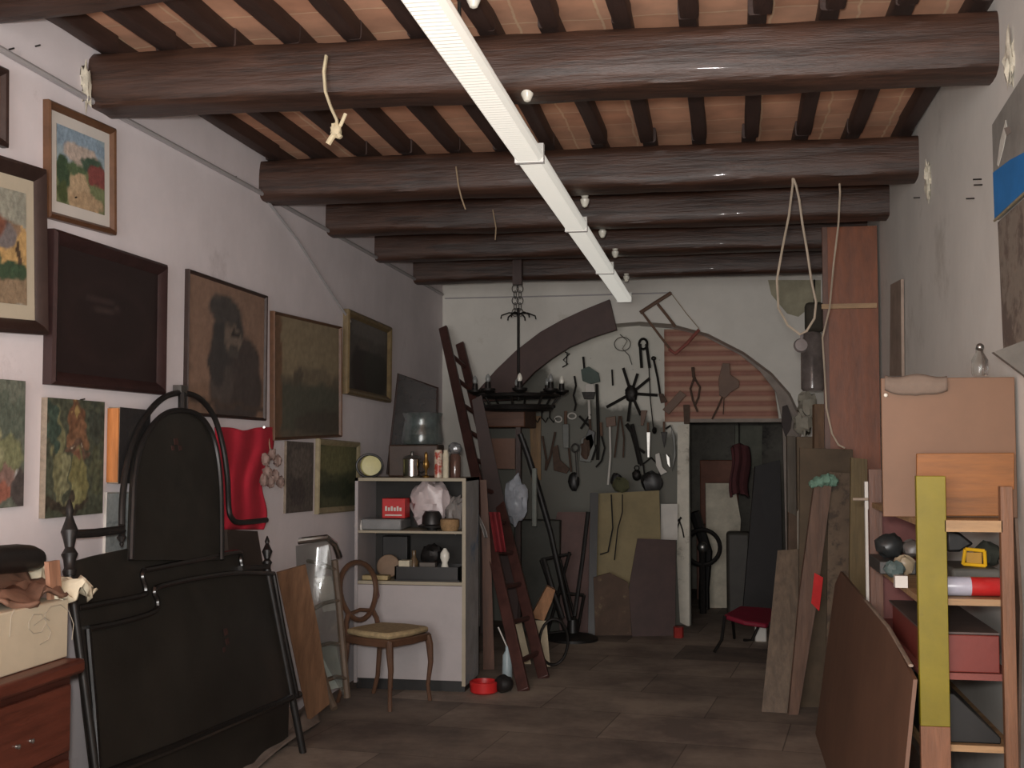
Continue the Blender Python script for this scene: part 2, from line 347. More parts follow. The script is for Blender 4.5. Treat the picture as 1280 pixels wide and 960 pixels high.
# strap on the nearest beam
ST = mat('cream_strap', (206, 192, 160), .8)
yb = 4.3-.128
o = thing('tied_strap', 'cream cloth strap knotted round the nearest full beam', 'strap', PY(408, 72, yb-.02))
M().tube([PY(408, 70, yb), PY(405, 90, yb-.01), PY(407, 115, yb-.01), PY(414, 135, yb-.02), PY(421, 150, yb-.02), PY(422, 160, yb-.02)], .012, flat=.5).build('strap_band', ST, o)
M().ball(PY(420, 163, yb-.02), .02, .018, .025, lump=.5).build('knot', ST, o)
M().tube([PY(420, 165, yb-.02), PY(426, 156, yb-.02), PY(432, 142, yb-.02)], .007).build('loose_end', ST, o)
M().tube([PY(420, 165, yb-.02), PY(414, 173, yb-.02), PY(410, 180, yb-.02)], .011).build('loose_end', ST, o)
M().tube([PY(420, 165, yb-.02), PY(426, 172, yb-.02), ], .009).build('loose_end', ST, o)
STR = mat('thin_string', (150, 130, 105), .8)
for pts, lb in [([(570, 208), (573, 232), (577, 248), (582, 262)], 'thin string dangling from the second full beam left of strip light'), ([(616, 262), (620, 285), (619, 300)], 'thin string dangling from the third full beam left of strip light')]:
    Yy = 5.88 if pts[0][0] < 600 else 6.95
    o = M().tube([PY(x, y, Yy) for x, y in pts], .004, seg=6).build('dangling_string', STR); tag(o, lb, 'string')
# ============================================================ PICTURES ON THE LEFT WALL
PT = mat('oil_paint', (255, 255, 255), .75, attr=True, var=.28, scale=45, bump=.35)
PTG = mat('matt_picture', (255, 255, 255), .55, attr=True, var=.15, scale=30, bump=.1)
def painter(base, blobs, grad=None, nz=.1, seed=0):
    base = lin(base); bl = [(u, v, a, b, lin(c), p) for (u, v, a, b, c, p) in blobs]
    g = lin(grad) if grad else None
    def f(u, v):
        c = list(base)
        if g: c = [c[i]*(1-v)+g[i]*v for i in range(3)]
        du = nz*.32*noise.noise(V((u*9+seed, v*9, seed))); dv_ = nz*.32*noise.noise(V((u*9, v*9+seed, 5.5)))
        for (bu, bv, a, b_, bc, p) in bl:
            d = (abs(u+du-bu)/a)**p+(abs(v+dv_-bv)/b_)**p
            k = max(0, min(1, (1.25-d)/.35))
            c = [c[i]*(1-k)+bc[i]*k for i in range(3)]
        n = 1+nz*noise.noise(V((u*20, v*20, seed*3.3)))*1.5
        l = sum(c)/3
        return tuple(max(0, (x*.72+l*.28)*n) for x in c)
    return f
def canvas(o, e1, e2, n, W, H, fn, name, m, parent=None, nu=44, th=.002, side=(.25, .2, .15)):
    nv = max(8, int(nu*H/W)); mm = M(); vs = []; cols = []
    for i in range(nu+1):
        for j in range(nv+1):
            u, v = i/nu, j/nv; vs.append(o+e1*((u-.5)*W)+e2*((v-.5)*H)); cols.append(fn(u, v))
    q = lambda i, j: i*(nv+1)+j
    fs = [(q(i, j), q(i+1, j), q(i+1, j+1), q(i, j+1)) for i in range(nu) for j in range(nv)]
    k = len(vs)
    for (i, j) in ((0, 0), (nu, 0), (nu, nv), (0, nv)):
        vs.append(vs[q(i, j)].copy()); cols.append(side)
    for (i, j) in ((0, 0), (nu, 0), (nu, nv), (0, nv)):
        vs.append(vs[q(i, j)]-n*th); cols.append(side)
    fs += [(k+4, k+5, k+6, k+7)]+[(k+a, k+(a+1) % 4, k+4+(a+1) % 4, k+4+a) for a in range(4)]
    mm._a(vs, fs); mm.cols = cols
    return mm.build(name, m, parent, fixn=False, smooth=20)
def frame_bars(o, e1, e2, n, W, H, fw, z0, z1, parent, m, name='frame', lip=.4):
    mm = M(); a, b = W/2, H/2
    for (ea, eb, p, q) in ((e1, e2, a, b), (e2, -e1, b, a), (-e1, -e2, a, b), (-e2, e1, b, a)):
        # bar along ea at -eb*q side, mitred
        prof = [(0, z0), (0, z1*.8), (fw*.25, z1), (fw*.6, z1*.85), (fw, z1*lip), (fw, z0)]
        vs = []
        for sgn in (-1, 1):
            for d, h in prof: vs.append(o+ea*(sgn*(p-d))-eb*(q-d)+n*h)
        k = len(prof)
        mm._a(vs, [(i, i+k, (i+1) % k+k, (i+1) % k) for i in range(k)]+[tuple(range(k)), tuple(range(2*k-1, k-1, -1))])
    return mm.build(name, m, parent, smooth=25)
def picture(name, label, cat, c4, dep, fw, fm_, mountw, mountm, fn, base='wall', X=None, pm=None, glass=False, off=.0, nu=44):
    Xp = (XL+off+dep) if X is None else X
    P4 = [PX(x, y, Xp) for x, y in c4]   # TL TR BR BL
    cen = sum(P4, V((0, 0, 0)))/4; e1 = ((P4[1]+P4[2])-(P4[0]+P4[3])); e2 = ((P4[0]+P4[1])-(P4[3]+P4[2]))
    W, H = e1.length/2, e2.length/2; e1.normalize(); e2 = (e2-e1*e2.dot(e1)).normalized(); n = V((1, 0, 0))
    o = cen-n*dep
    t = thing(name, label, cat, o-e2*(H/2))
    if fw: frame_bars(o, e1, e2, n, W, H, fw, .001, dep, t, fm_)
    iw, ih = W-2*fw, H-2*fw
    if mountw:
        M().obox(o, e1, e2, n, (-iw/2-.003, iw/2+.003), (-ih/2-.003, ih/2+.003), (.002, dep*.35)).build('mount', mountm, t)
        canvas(o+n*(dep*.35+.002), e1, e2, n, iw-2*mountw, ih-2*mountw, fn, 'print', pm or PT, t, nu=nu)
    else:
        canvas(o+n*(dep*(.4 if fw else 1)), e1, e2, n, iw+.002, ih+.002, fn, 'canvas', pm or PT, t, th=dep*(.35 if fw else .95), nu=nu)
    return t, o, e1, e2, n, W, H
FB = mat('brown_frame', (96, 66, 46), .4, scale=14); FDK = mat('dark_frame', (52, 38, 34), .4, scale=14)
FG = mat('gilt_frame', (116, 98, 68), .5, scale=20); FMR = mat('maroon_frame', (50, 31, 30), .45, scale=10, bump=.3)
FCR = mat('cream_frame', (150, 138, 110), .5, scale=14)
MW = mat('white_mount', (216, 210, 202), .8, var=.04); MCm = mat('cream_mount', (196, 186, 164), .8, var=.06)
G1, G2, G3 = (92, 112, 66), (60, 84, 48), (128, 140, 84)
picture('framed_picture', 'brown framed print cut by the left edge, topmost on the wall', 'picture', [(-70, 42), (14, 92), (12, 180), (-74, 158)], .03, .03, FDK, 0, None, painter((100, 60, 44), [(.6, .4, .3, .3, (60, 34, 30), 2)], seed=3))
picture('framed_picture', 'brown framed landscape print of a path and red house in a white mount', 'picture', [(62, 123), (147, 161), (147, 294), (64, 272)], .03, .028, FB, .042, MW,
        painter((150, 175, 185), [(.45, .86, .6, .16, (138, 168, 190), 2), (.5, .7, .35, .14, (200, 178, 160), 2), (.5, .2, .7, .36, (122, 134, 80), 3), (.45, .18, .22, .3, (206, 172, 122), 2), (.6, .1, .35, .12, (196, 160, 110), 2), (.12, .4, .14, .2, (64, 92, 58), 2), (.75, .6, .25, .12, (70, 100, 76), 2), (.86, .5, .2, .14, (150, 62, 54), 4), (.4, .5, .2, .06, (90, 116, 70), 2), (.12, .14, .1, .14, (80, 96, 44), 2)], nz=.16, seed=1))
picture('framed_picture', 'large dark framed painting of an ochre house and tree, cut by the left edge', 'picture', [(-90, 165), (62, 212), (62, 419), (-95, 408)], .045, .05, FDK, .05, MCm,
        painter((168, 164, 146), [(.5, .2, .7, .22, (158, 130, 92), 3), (.5, .36, .7, .12, (84, 106, 70), 2), (.86, .5, .2, .2, (212, 164, 74), 6), (.82, .66, .12, .08, (150, 116, 80), 2), (.55, .6, .3, .12, (128, 118, 116), 3), (.42, .74, .32, .26, (130, 72, 44), 2), (.5, .8, .2, .16, (152, 86, 50), 2), (.8, .3, .2, .08, (60, 88, 56), 2), (.9, .46, .03, .1, (90, 66, 40), 4), (.9, .88, .3, .16, (160, 160, 140), 2)], nz=.16, seed=2), nu=60)
t, o, e1, e2, n, W, H = picture('framed_painting', 'large square dark maroon panel in a deep frame above the headboard', 'panel', [(72, 285), (212, 332), (209, 493), (66, 481)], .045, .05, FMR, 0, None,
        painter((44, 28, 28), [(.5, .45, .42, .36, (50, 32, 31), 2), (.5, .45, .36, .3, (43, 27, 27), 2), (.45, .58, .18, .02, (66, 48, 44), 2), (.4, .66, .2, .015, (62, 44, 42), 2)], nz=.1, seed=4), pm=mat('lacquer_panel', (255, 255, 255), .4, attr=True, var=.1, scale=8, bump=.05))
picture('framed_portrait', 'brown charcoal portrait of a bearded seated figure in a thin dark frame', 'picture', [(238, 336), (336, 370), (333, 526), (234, 519)], .025, .016, FDK, 0, None,
        painter((156, 118, 92), [(.6, .12, .5, .16, (150, 112, 84), 2), (.62, .28, .34, .34, (82, 70, 66), 3), (.42, .25, .14, .22, (92, 80, 74), 2), (.36, .42, .1, .2, (72, 66, 64), 2), (.5, .66, .19, .24, (70, 66, 64), 2), (.56, .6, .11, .13, (126, 108, 92), 2), (.44, .8, .19, .1, (82, 76, 72), 2), (.58, .66, .07, .02, (58, 52, 50), 2), (.56, .5, .08, .06, (86, 78, 72), 2), (.5, .08, .5, .02, (92, 74, 62), 4)], nz=.12, seed=5), pm=PTG)
picture('framed_landscape', 'faded ochre landscape hung slightly askew in a thin brown frame', 'picture', [(343, 393), (426, 404), (430, 550), (344, 546)], .03, .016, FB, 0, None,
        painter((112, 100, 78), [(.5, .85, .7, .35, (160, 140, 100), 2), (.6, .5, .3, .1, (134, 118, 88), 2), (.35, .52, .06, .08, (104, 92, 72), 3), (.5, .25, .8, .2, (94, 94, 76), 2), (.7, .12, .4, .1, (88, 80, 66), 2), (.02, .5, .1, .8, (130, 92, 58), 3)], nz=.14, seed=6), pm=PTG)
picture('framed_picture', 'small dark interior painting in a wide gilt frame, nearest the corner', 'picture', [(438, 386), (492, 410), (489, 503), (435, 492)], .045, .045, FG, 0, None,
        painter((82, 74, 66), [(.35, .3, .25, .4, (50, 36, 32), 2), (.7, .3, .3, .3, (52, 50, 40), 3), (.4, .66, .16, .06, (88, 76, 66), 2), (.6, .9, .5, .12, (100, 92, 84), 3)], nz=.1, seed=7), pm=PTG)
picture('unframed_painting', 'unframed green and pink abstract canvas cut by the left edge', 'painting', [(-60, 470), (33, 476), (28, 633), (-66, 640)], .02, 0, None, 0, None,
        painter((110, 118, 100), [(.8, .7, .3, .16, (96, 108, 90), 2), (.7, .42, .25, .14, (134, 138, 88), 2), (.66, .22, .25, .1, (150, 112, 98), 2), (.7, .12, .14, .05, (176, 96, 66), 2), (.9, .28, .07, .05, (190, 190, 186), 2), (.95, .15, .1, .2, (84, 74, 70), 2), (.6, .5, .08, .2, (160, 160, 110), 2)], nz=.3, seed=8))
picture('unframed_painting', 'unframed green and ochre painting of a crowned figure, left of the headboard', 'painting', [(61, 497), (132, 503), (127, 641), (55, 648)], .025, 0, None, 0, None,
        painter((78, 84, 62), [(.2, .5, .08, .4, (128, 126, 78), 2), (.1, .8, .1, .2, (62, 86, 70), 2), (.5, .85, .14, .14, (124, 78, 40), 2), (.5, .9, .05, .07, (196, 160, 70), 2), (.5, .7, .18, .08, (140, 92, 50), 2), (.5, .6, .2, .06, (108, 76, 54), 2), (.42, .61, .05, .01, (190, 180, 150), 2), (.6, .61, .05, .01, (190, 180, 150), 2), (.55, .32, .16, .24, (128, 122, 60), 2), (.5, .2, .1, .1, (150, 146, 80), 2), (.3, .3, .05, .25, (140, 138, 90), 2), (.85, .4, .1, .2, (88, 92, 60), 2), (.5, .53, .06, .03, (150, 96, 60), 2), (.85, .8, .12, .16, (64, 72, 58), 2), (.3, .08, .4, .06, (70, 60, 44), 3)], nz=.4, seed=9), nu=70)
picture('unframed_painting', 'black canvas with an orange side edge behind the headboard arch', 'painting', [(148, 510), (188, 512), (186, 604), (150, 603)], .05, 0, None, 0, None, painter((42, 38, 38), [(.5, .6, .2, .2, (48, 44, 42), 2)], seed=10))
M().box((XL+.002, XL+.049), (PX(141, 560, XL).y, PX(148, 560, XL+.05).y-.002), (PX(145, 603, XL+.05).z, PX(145, 510, XL+.05).z)).build('stretcher_bar', wood('orange_wood', (176, 112, 60), 'z'), bpy.data.objects['unframed_painting.002'])
picture('unframed_painting', 'small dull purple-grey painting between red cloth and green framed picture', 'painting', [(359, 552), (392, 553), (391, 639), (357, 641)], .015, 0, None, 0, None, painter((96, 86, 78), [(.5, .7, .4, .2, (112, 100, 90), 2), (.4, .3, .3, .2, (82, 72, 68), 2)], seed=11, nz=.25))
picture('framed_picture', 'small green landscape in a cream frame beside the cabinet', 'picture', [(401, 550), (451, 551), (450, 640), (398, 641)], .03, .036, FCR, 0, None, painter((84, 88, 52), [(.5, .8, .6, .25, (120, 118, 66), 2), (.5, .3, .5, .15, (60, 70, 40), 2)], seed=12, nz=.15))
picture('framed_picture', 'pale grey glazed print behind the headboard crossbar', 'picture', [(134, 616), (166, 614), (166, 690), (131, 692)], .012, .006, WHITEP, 0, None, painter((168, 176, 174), [(.5, .5, .4, .02, (140, 150, 150), 2), (.3, .3, .1, .2, (150, 158, 156), 2)], seed=13), pm=PTG)
# sagging cable and its hook
o = M().tube([PX(324, 238, XL+.01), PX(335, 252, XL+.01), PX(372, 300, XL+.01), PX(405, 352, XL+.01), PX(438, 402, XL+.02)], .008, seg=6).build('hanging_wire', CON)
tag(o, 'thin wire sloping from the conduit hook down to the gilt framed picture', 'wire')
for i, (x, y) in enumerate([(11, 62), (44, 58), (90, 248), (97, 497), (291, 222), (100, 500)]):
    if i in (3,): continue
    p = PX(x, y, XL)
    o = M().tube([p, p+V((.02, 0, .004))], .003, seg=6).build('nail', IRON)
    tag(o, 'small nail in the left wall ' + ['above the topmost picture near the left edge', 'right of the first nail near top left', 'just above the maroon panel', '', 'under the conduit by the second full beam', 'holding the crowned figure painting'][i], 'nail', 'nails in the left wall')
# ============================================================ HEADBOARD
HN = V((1, 0, .165)).normalized(); HO = V((-2.07, 5, 0))
def hb(x, y, o=0): return PP(x, y, HO+HN*o, HN)
BP = mat('headboard_panel', (40, 38, 34), .45, var=.35, scale=3, bump=.15, col2=(50, 44, 38), c2scale=1.5)
t = thing('bed_headboard', 'tall black metal bed headboard with arched panel, leaning on the picture wall', 'headboard', (-2.1, 5, 0))
M().prism([hb(x, y) for x, y in [(92, 702), (120, 694), (168, 684), (276, 690), (298, 692), (302, 710), (342, 716), (355, 790), (373, 872), (300, 902), (215, 938), (120, 978), (108, 880), (100, 780)]], -HN*.02).build('lower_panel', BP, t)
arc_p = [(164, 700), (166, 640), (168, 600), (174, 565), (186, 538), (205, 518), (226, 513), (248, 519), (264, 540), (272, 570), (276, 610), (277, 660), (277, 700)]
M().prism(cr([hb(x, y, .015) for x, y in arc_p], 4), -HN*.02).build('arched_panel', BP, t)
M().tube(cr([hb(x, y, .02) for x, y in arc_p]), .012).build('arched_rim', BLACKP, t)
M().tube(cr([hb(x, y, .0) for x, y in [(152, 668), (153, 625), (158, 585), (167, 550), (182, 520), (203, 498), (226, 491), (249, 498), (267, 520), (278, 555), (284, 595), (286, 635), (290, 648), (300, 653), (333, 650)]]), .013, seg=10).build('outer_hoop', BLACKP, t)
M().tube([hb(228, 492, .01), hb(228, 515, .01)], .02).build('hoop_connector', BLACKP, t)
M().tube([hb(88, 668, .01), hb(120, 666, .01), hb(152, 662, .01)], .016, seg=10).build('crossbar', BLACKP, t)
M().tube([hb(300, 711, .01), hb(334, 708, .01)], .014, seg=10).build('crossbar', BLACKP, t)
def finial(px, y0, y1, k, par):
    top = hb(px, y0, .0); bot = hb(px, y1, .0); ax = (top-bot); Lh = ax.length
    prof = [(.028, 0), (.034, .03), (.026, .05), (.03, .1), (.04, .13), (.022, .17), (.03, .22), (.042, .27), (.024, .33), (.014, .37), (.02, .40), (.012, .44), (.004, .47)]
    M().lathe(bot, [(r*k, h/.47*Lh) for r, h in prof], axis=ax, seg=16).build('finial', BLACKP, par)
finial(87, 624, 720, .72, t)
finial(334, 670, 716, .62, t)
finial(152, 684, 656, .45, t)
P0 = hb(87, 716); P1 = PP(87, 716, HO, HN); yv = P0.y
M().tube([P0, V((-2.07, yv, .0))], .016, seg=12).build('post', BLACKP, t)
P0 = hb(334, 712); M().tube([P0, V((-2.07, P0.y+.12, 0))], .018, seg=12).build('post', BLACKP, t)
MOUL = mat('moulding_black', (24, 22, 21), .25, bump=.05)
for pts in [[(180, 713), (240, 701), (296, 690), (301, 700), (303, 712)], [(97, 760), (140, 752), (178, 744), (182, 736), (178, 720), (180, 713)], [(110, 786), (150, 778), (192, 765), (197, 752), (193, 740), (200, 733), (250, 722), (300, 716), (342, 717)], [(110, 786), (118, 880), (124, 975)], [(342, 717), (355, 790), (372, 872)]]:
    M().tube(cr([hb(x, y, .008) for x, y in pts], 4) if len(pts) > 3 else [hb(x, y, .008) for x, y in pts], .012).build('moulding', MOUL, t)
M().tube([hb(x, y, .0) for x, y in [(120, 972), (215, 935), (300, 899), (374, 868)]], .018).build('bottom_rail', MOUL, t)
o = M().prism([PP(x, y, HO-HN*.09, HN) for x, y in [(128, 930), (215, 905), (300, 872), (362, 850)]]+[V((-2.2, PP(362, 850, HO-HN*.09, HN).y-.05, 0)), V((-2.2, PP(128, 930, HO-HN*.09, HN).y-.05, 0))], V((-.02, 0, 0))).build('shade_board', BP); tag(o, 'added black board standing in for the shade behind the bottom rail of the headboard', 'board')  # added black board, stands in for the shade below the headboard panel
# faded painted flowers on the panels
FL = mat('faded_flowers', (66, 42, 38), .5)
m = M()
for (x, y, r) in [(220, 552, .02), (225, 560, .016), (216, 560, .014), (282, 790, .02), (284, 802, .018), (280, 812, .014)]: m.obox(hb(x, y, .017 if y < 700 else .002), Y1, V((-.165, 0, 1)).normalized(), HN, (-r, r), (-r*.7, r*.7), (0, .001))
for (x, y, r) in [(237, 630, .012), (249, 895, .02)]: pass
m.build('painted_flower', FL, t)
o = M().obox(PX(225, 490, XL+.03), X1, Y1, Z1, (-.02, .02), (-.03, .03), (-.01, .03)).build('metal_hook', STEEL); tag(o, 'small metal hook block on the wall above the headboard hoop', 'hook')
# dark board behind right side
o = M().prism([PX(x, y, XL+.06) for x, y in [(284, 662), (322, 664), (330, 712), (326, 730), (288, 730)]], V((-.03, 0, 0))).build('leaning_board', mat('dark_brown_board', (62, 52, 46), .7)); tag(o, 'dark brown board standing behind the headboard under the red cloth', 'board')
# ============================================================ RED CLOTH ON WALL
RC = mat('red_cloth', (192, 40, 60), .85, var=.2, scale=4, bump=.2)
def cl(u, v):
    xl = 268+4*math.sin(v*3); xr = 341-14*(v**.6)+5*math.sin(v*9)
    top = 534+4*math.exp(-((u-.5)/.16)**2)
    x = xl+(xr-xl)*u; y = top+(662-top)*v
    return PX(x, y, XL+.022+.008*math.sin(u*17+v*3)+.005*math.sin(v*8+u*5))
t = thing('red_cloth', 'bright red garment hanging on the wall right of the headboard hoop', 'cloth', PX(305, 662, XL+.04))
M().sheet(cl, 36, 30, .006).build('cloth_body', RC, t, fixn=False)
o = M().tube([PX(330, 534, XL+.005), PX(330, 534, XL+.1)], .006).build('hook', STEEL, t)
# dried bunch hanging
t = thing('hanging_bunch', 'small bunch of pale shells hanging beside the red cloth', 'hanging ornament', PX(340, 606, XL+.04))
M().tube([PX(336, 548, XL+.02), PX(339, 575, XL+.05)], .004).build('string', STR, t)
for i, (x, y) in enumerate([(332, 574), (340, 568), (347, 576), (334, 590), (344, 594), (338, 602), (350, 602), (330, 600)]):
    M().ball(PX(x, y, XL+.075), .022, .022, .03, lump=.5, seed=i).build('shell', mat('shell_grey', (132, 112, 104), .7), t)
# ============================================================ DRESSER (bottom left)
DW = wood('dresser_wood', (92, 48, 36), 'y', rough=.4); DWD = wood('dresser_dark', (70, 36, 28), 'y', rough=.45)
t = thing('wooden_dresser', 'reddish brown wooden dresser with drawers at the bottom left corner', 'dresser', (-2.2, 2.9, 0))
M().box((XL+.01, -2.02), (2.2, 3.50), (0, .80)).build('body', DWD, t, bev=.004)
M().box((XL+.005, -1.985), (2.17, 3.53), (.80, .845)).build('top', DW, t, bev=.012)
for k, (z0, z1) in enumerate([(.57, .775), (.33, .545), (.08, .30)]):
    d = M().box((-2.02, -2.0), (2.24, 3.47), (z0, z1)).build('drawer', DW, t, bev=.004)
    for y in (2.6, 3.18, 3.25): M().lathe((-2.0, y, (z0+z1)/2-.02), [(.006, 0), (.005, .006), (.008, .01), (.002, .014)], axis=X1, seg=10).build('knob', STEEL, d)
# on the dresser
t = thing('white_box', 'cream white box with a pencil sketch on its side, on the dresser', 'box', (-2.19, 3.3, .845))
M().box((-2.33, -2.05), (2.95, 3.53), (.846, 1.03)).build('box_body', mat('box_white', (196, 184, 160), .8, var=.06), t, bev=.004)
PEN = mat('pencil_line', (168, 158, 142), .9, var=.05)
def bx(x, y): return PX(x, y, -2.048)
for pts in [[(90, 800), (92, 780), (86, 764), (76, 756), (64, 758), (56, 768), (58, 780), (64, 790)], [(36, 778), (42, 768), (52, 768), (58, 778), (52, 790), (42, 792), (36, 786), (36, 778)], [(42, 782), (50, 776), (56, 772), (62, 776)], [(64, 790), (60, 800), (50, 806)], [(12, 796), (14, 770), (18, 762)]]:
    M().tube([bx(x, y) for x, y in pts], .0012, seg=5).build('sketch_line', PEN, t)
o = M().box((-2.28, -2.0), (2.6, 2.93), (.846, .985)).build('blue_box', mat('navy_box', (36, 46, 60), .6), bev=.006); tag(o, 'dark navy box at the front of the dresser, left edge', 'box')
def crumple(name, lab, cat, pts, z, m, th=.01, amp=.02, seed=0, Xp=-2.15, dx=.2):
    def fn(u, v):
        a, b_, c, d = [PX(x, y, Xp) for x, y in pts]
        p = a.lerp(b_, u).lerp(d.lerp(c, u), v); p.x += dx*(v-.5)+amp*noise.noise(V((u*4, v*4, seed)))*2; p.z += amp*noise.noise(V((u*5+seed, v*5, 2)))*2
        return p
    o = M().sheet(fn, 20, 14, th).build(name, m, fixn=False); return tag(o, lab, cat)
crumple('brown_leather_scrap', 'crumpled brown leather scrap on the white box', 'scrap', [(-30, 740), (56, 716), (50, 742), (-30, 758)], 0, mat('leather', (112, 82, 66), .7), seed=1)
crumple('crumpled_paper', 'crumpled cream paper on the right end of the white box', 'paper', [(46, 728), (86, 718), (88, 736), (42, 748)], 0, CREAM, seed=2, amp=.03)
o = M().obox(PX(64, 733, -2.1), Y1, V((-.1, 0, 1)).normalized(), X1, (-.03, .035), (-.075, .08), (0, .015)).build('wood_offcut', wood('pinkish_wood', (158, 116, 92), 'z')); tag(o, 'short pale wooden offcut standing on the white box', 'offcut')
o = M().tube([PX(-30, 703, -2.2), PX(-5, 700, -2.2), PX(20, 698, -2.2), PX(36, 698, -2.2), PX(46, 699, -2.2), PX(51, 700, -2.2)], [.042, .044, .045, .043, .034, .01], seg=16).build('black_case', BLACKP); tag(o, 'black rounded case lying above the papers at the left edge', 'case')
o = M().box((-2.34, -2.12), (2.75, 3.26), (1.031, 1.135)).build('cardboard_stack', mat('brown_card', (120, 96, 76), .85), bev=.005); tag(o, 'stack of brown card on the white box under the black case', 'card stack')
# ============================================================ CHAIR
CHW = mat('chair_wood', (92, 66, 50), .4, scale=12); SEATM = mat('beige_upholstery', (168, 148, 112), .9, scale=40, bump=.2)
def chair(label, C, ang, k=1.0):
    T = Matrix.Translation(V(C)) @ Matrix.Rotation(ang, 4, 'Z') @ Matrix.Scale(k, 4)
    t = thing('dining_chair', label, 'chair', C)
    def mm(): m = M(); m.T = T; return m
    # local: faces +x, back at -x
    for sy in (-1, 1):
        mm().tube([(.19, sy*.19, .42), (.2, sy*.2, .36), (.21, sy*.2, .25), (.195, sy*.19, .1), (.205, sy*.2, 0)], [.024, .024, .018, .013, .014], seg=10).build('leg', CHW, t)
        mm().tube([(-.18, sy*.16, .44), (-.19, sy*.165, .3), (-.21, sy*.17, .12), (-.25, sy*.175, 0)], [.02, .018, .015, .014], seg=10).build('leg', CHW, t)
    ring = []
    for q in range(9): pass
    sp = [(.2, -.21), (.225, 0), (.2, .21), (.0, .225), (-.19, .18), (-.2, 0), (-.19, -.18), (0, -.225)]
    mm().prism([V((x, y, .385)) for x, y in sp], V((0, 0, .05))).build('seat_rail', CHW, t, bev=.008)
    mm().prism([V((x*.97, y*.97, .435)) for x, y in sp], V((0, 0, .04))).build('seat', SEATM, t, bev=.018)
    oval = []
    for q in range(28):
        a = 2*math.pi*q/28; y = .175*math.cos(a)*(1+.12*math.sin(a)); z = .69+.185*math.sin(a)
        oval.append((-.2-.22*(z-.44)*.6, y, z))
    mm().tube(oval, .018, seg=8, closed=True).build('backrest', CHW, t)
    for sy in (-1, 1):
        mm().tube([(-.19, sy*.16, .42), (-.205, sy*.15, .5), (-.215, sy*.115, .56)], .017).build('back_post', CHW, t)
    mm().tube([(-.215, -.13, .55), (-.22, 0, .57), (-.215, .13, .55)], .013).build('back_rail', CHW, t)
    return t
chair('brown balloon-back chair with beige seat in front of the white cabinet', (-2.0, 6.99, 0), math.radians(-24), .93)
# ============================================================ WHITE CABINET
CX0, CX1, CY, CT = -2.305, -1.588, 7.334, 1.322
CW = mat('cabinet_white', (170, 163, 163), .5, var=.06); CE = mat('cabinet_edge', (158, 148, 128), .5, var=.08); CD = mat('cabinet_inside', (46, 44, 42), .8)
t = thing('storage_cabinet', 'white storage cabinet with two open shelves behind the balloon-back chair', 'cabinet', ((CX0+CX1)/2, CY+.2, 0))
M().box((CX0, CX0+.02), (CY, CY+.42), (.04, CT)).build('side_panel', CW, t)
M().box((CX1-.02, CX1), (CY, CY+.42), (.04, CT)).build('side_panel', mat('cabinet_side', (176, 176, 176), .6, col2=(120, 140, 164), c2scale=3), t)
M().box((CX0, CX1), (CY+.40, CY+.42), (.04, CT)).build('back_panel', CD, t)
M().box((CX0, CX1), (CY, CY+.42), (CT-.02, CT)).build('top', CE, t)
M().box((CX0+.02, CX1-.02), (CY+.01, CY+.4), (.975, .99)).build('shelf', CE, t)
M().box((CX0+.02, CX1-.02), (CY+.01, CY+.4), (.655, .675)).build('shelf', CE, t)
M().box((CX0+.02, CX1-.02), (CY+.0, CY+.018), (.07, .653)).build('door', CW, t, bev=.003)
M().box((CX0+.01, CX1-.01), (CY+.03, CY+.4), (0, .07)).build('plinth', BLACKP, t)
M().box((CX1-.022, CX1+.001), (CY-.004, CY), (.04, CT)).build('edge_strip', CE, t)
def cz(y): return CAMH+(562-y)/1500*7.6
def cab(x, y, d=.12): return PY(x, y, CY+d)
S1, S2 = .99, .675
def put(m, name, lab, cat, mt, **k): return tag(m.build(name, mt, **k), lab, cat)
# upper shelf
x = cab(494, 630).x
t = thing('red_box', 'small red box with white lettering on the upper cabinet shelf', 'box', (x, CY+.12, S1))
M().box((x-.075, x+.075), (CY+.08, CY+.2), (S1+.075, S1+.2)).build('box_body', REDP, t, bev=.003)
m = M()
for i in range(6): m.box((x-.055+i*.019, x-.042+i*.019), (CY+.078, CY+.08), (S1+.12, S1+.15-.008*(i % 2)))
m.box((x-.055, x+.055), (CY+.078, CY+.08), (S1+.09, S1+.098)); m.build('lettering', WHITEP, t)
x = cab(480, 650).x
put(M().box((x-.13, x+.13), (CY+.05, CY+.3), (S1+.001, S1+.07)), 'plastic_tub', 'grey translucent plastic tub under the red box', 'tub', mat('grey_plastic', (128, 128, 128), .3), bev=.01)
x = cab(452, 640).x
put(M().lathe((x, CY+.08, S1), [(.03, 0), (.035, .03), (.02, .05), (.025, .06)]), 'small_jar', 'small white jar at left end of the upper cabinet shelf', 'jar', WHITEP)
x = cab(534, 625).x
put(M().ball((x, CY+.22, S1+.165), .13, .1, .15, lump=.35, fq=2.5, seg=24, seed=3), 'plastic_bag', 'bulging pinkish white plastic bag on the upper cabinet shelf', 'bag', mat('bag_plastic', (196, 182, 182), .35, var=.12, scale=12, bump=.4))
x = cab(567, 632).x
put(M().ball((x, CY+.22, S1+.1), .07, .09, .11, lump=.5, fq=3, seg=20, seed=9), 'grey_bag', 'grey crumpled bag at right end of the upper cabinet shelf', 'bag', mat('grey_bag', (140, 134, 130), .5, bump=.4))
x = cab(541, 644).x
put(M().lathe((x, CY+.1, S1+.02), [(.085, 0), (.088, .012), (.065, .02), (.062, .07), (.045, .1), (.002, .105)]), 'black_hat', 'small black hat on the upper cabinet shelf in front of the bag', 'hat', BLACKP)
put(M().lathe((x, CY+.1, S1), [(.03, 0), (.035, .02)]), 'hat_stand', 'low dark disc under the black hat in the cabinet', 'stand', BLACKP)
x = cab(564, 655).x
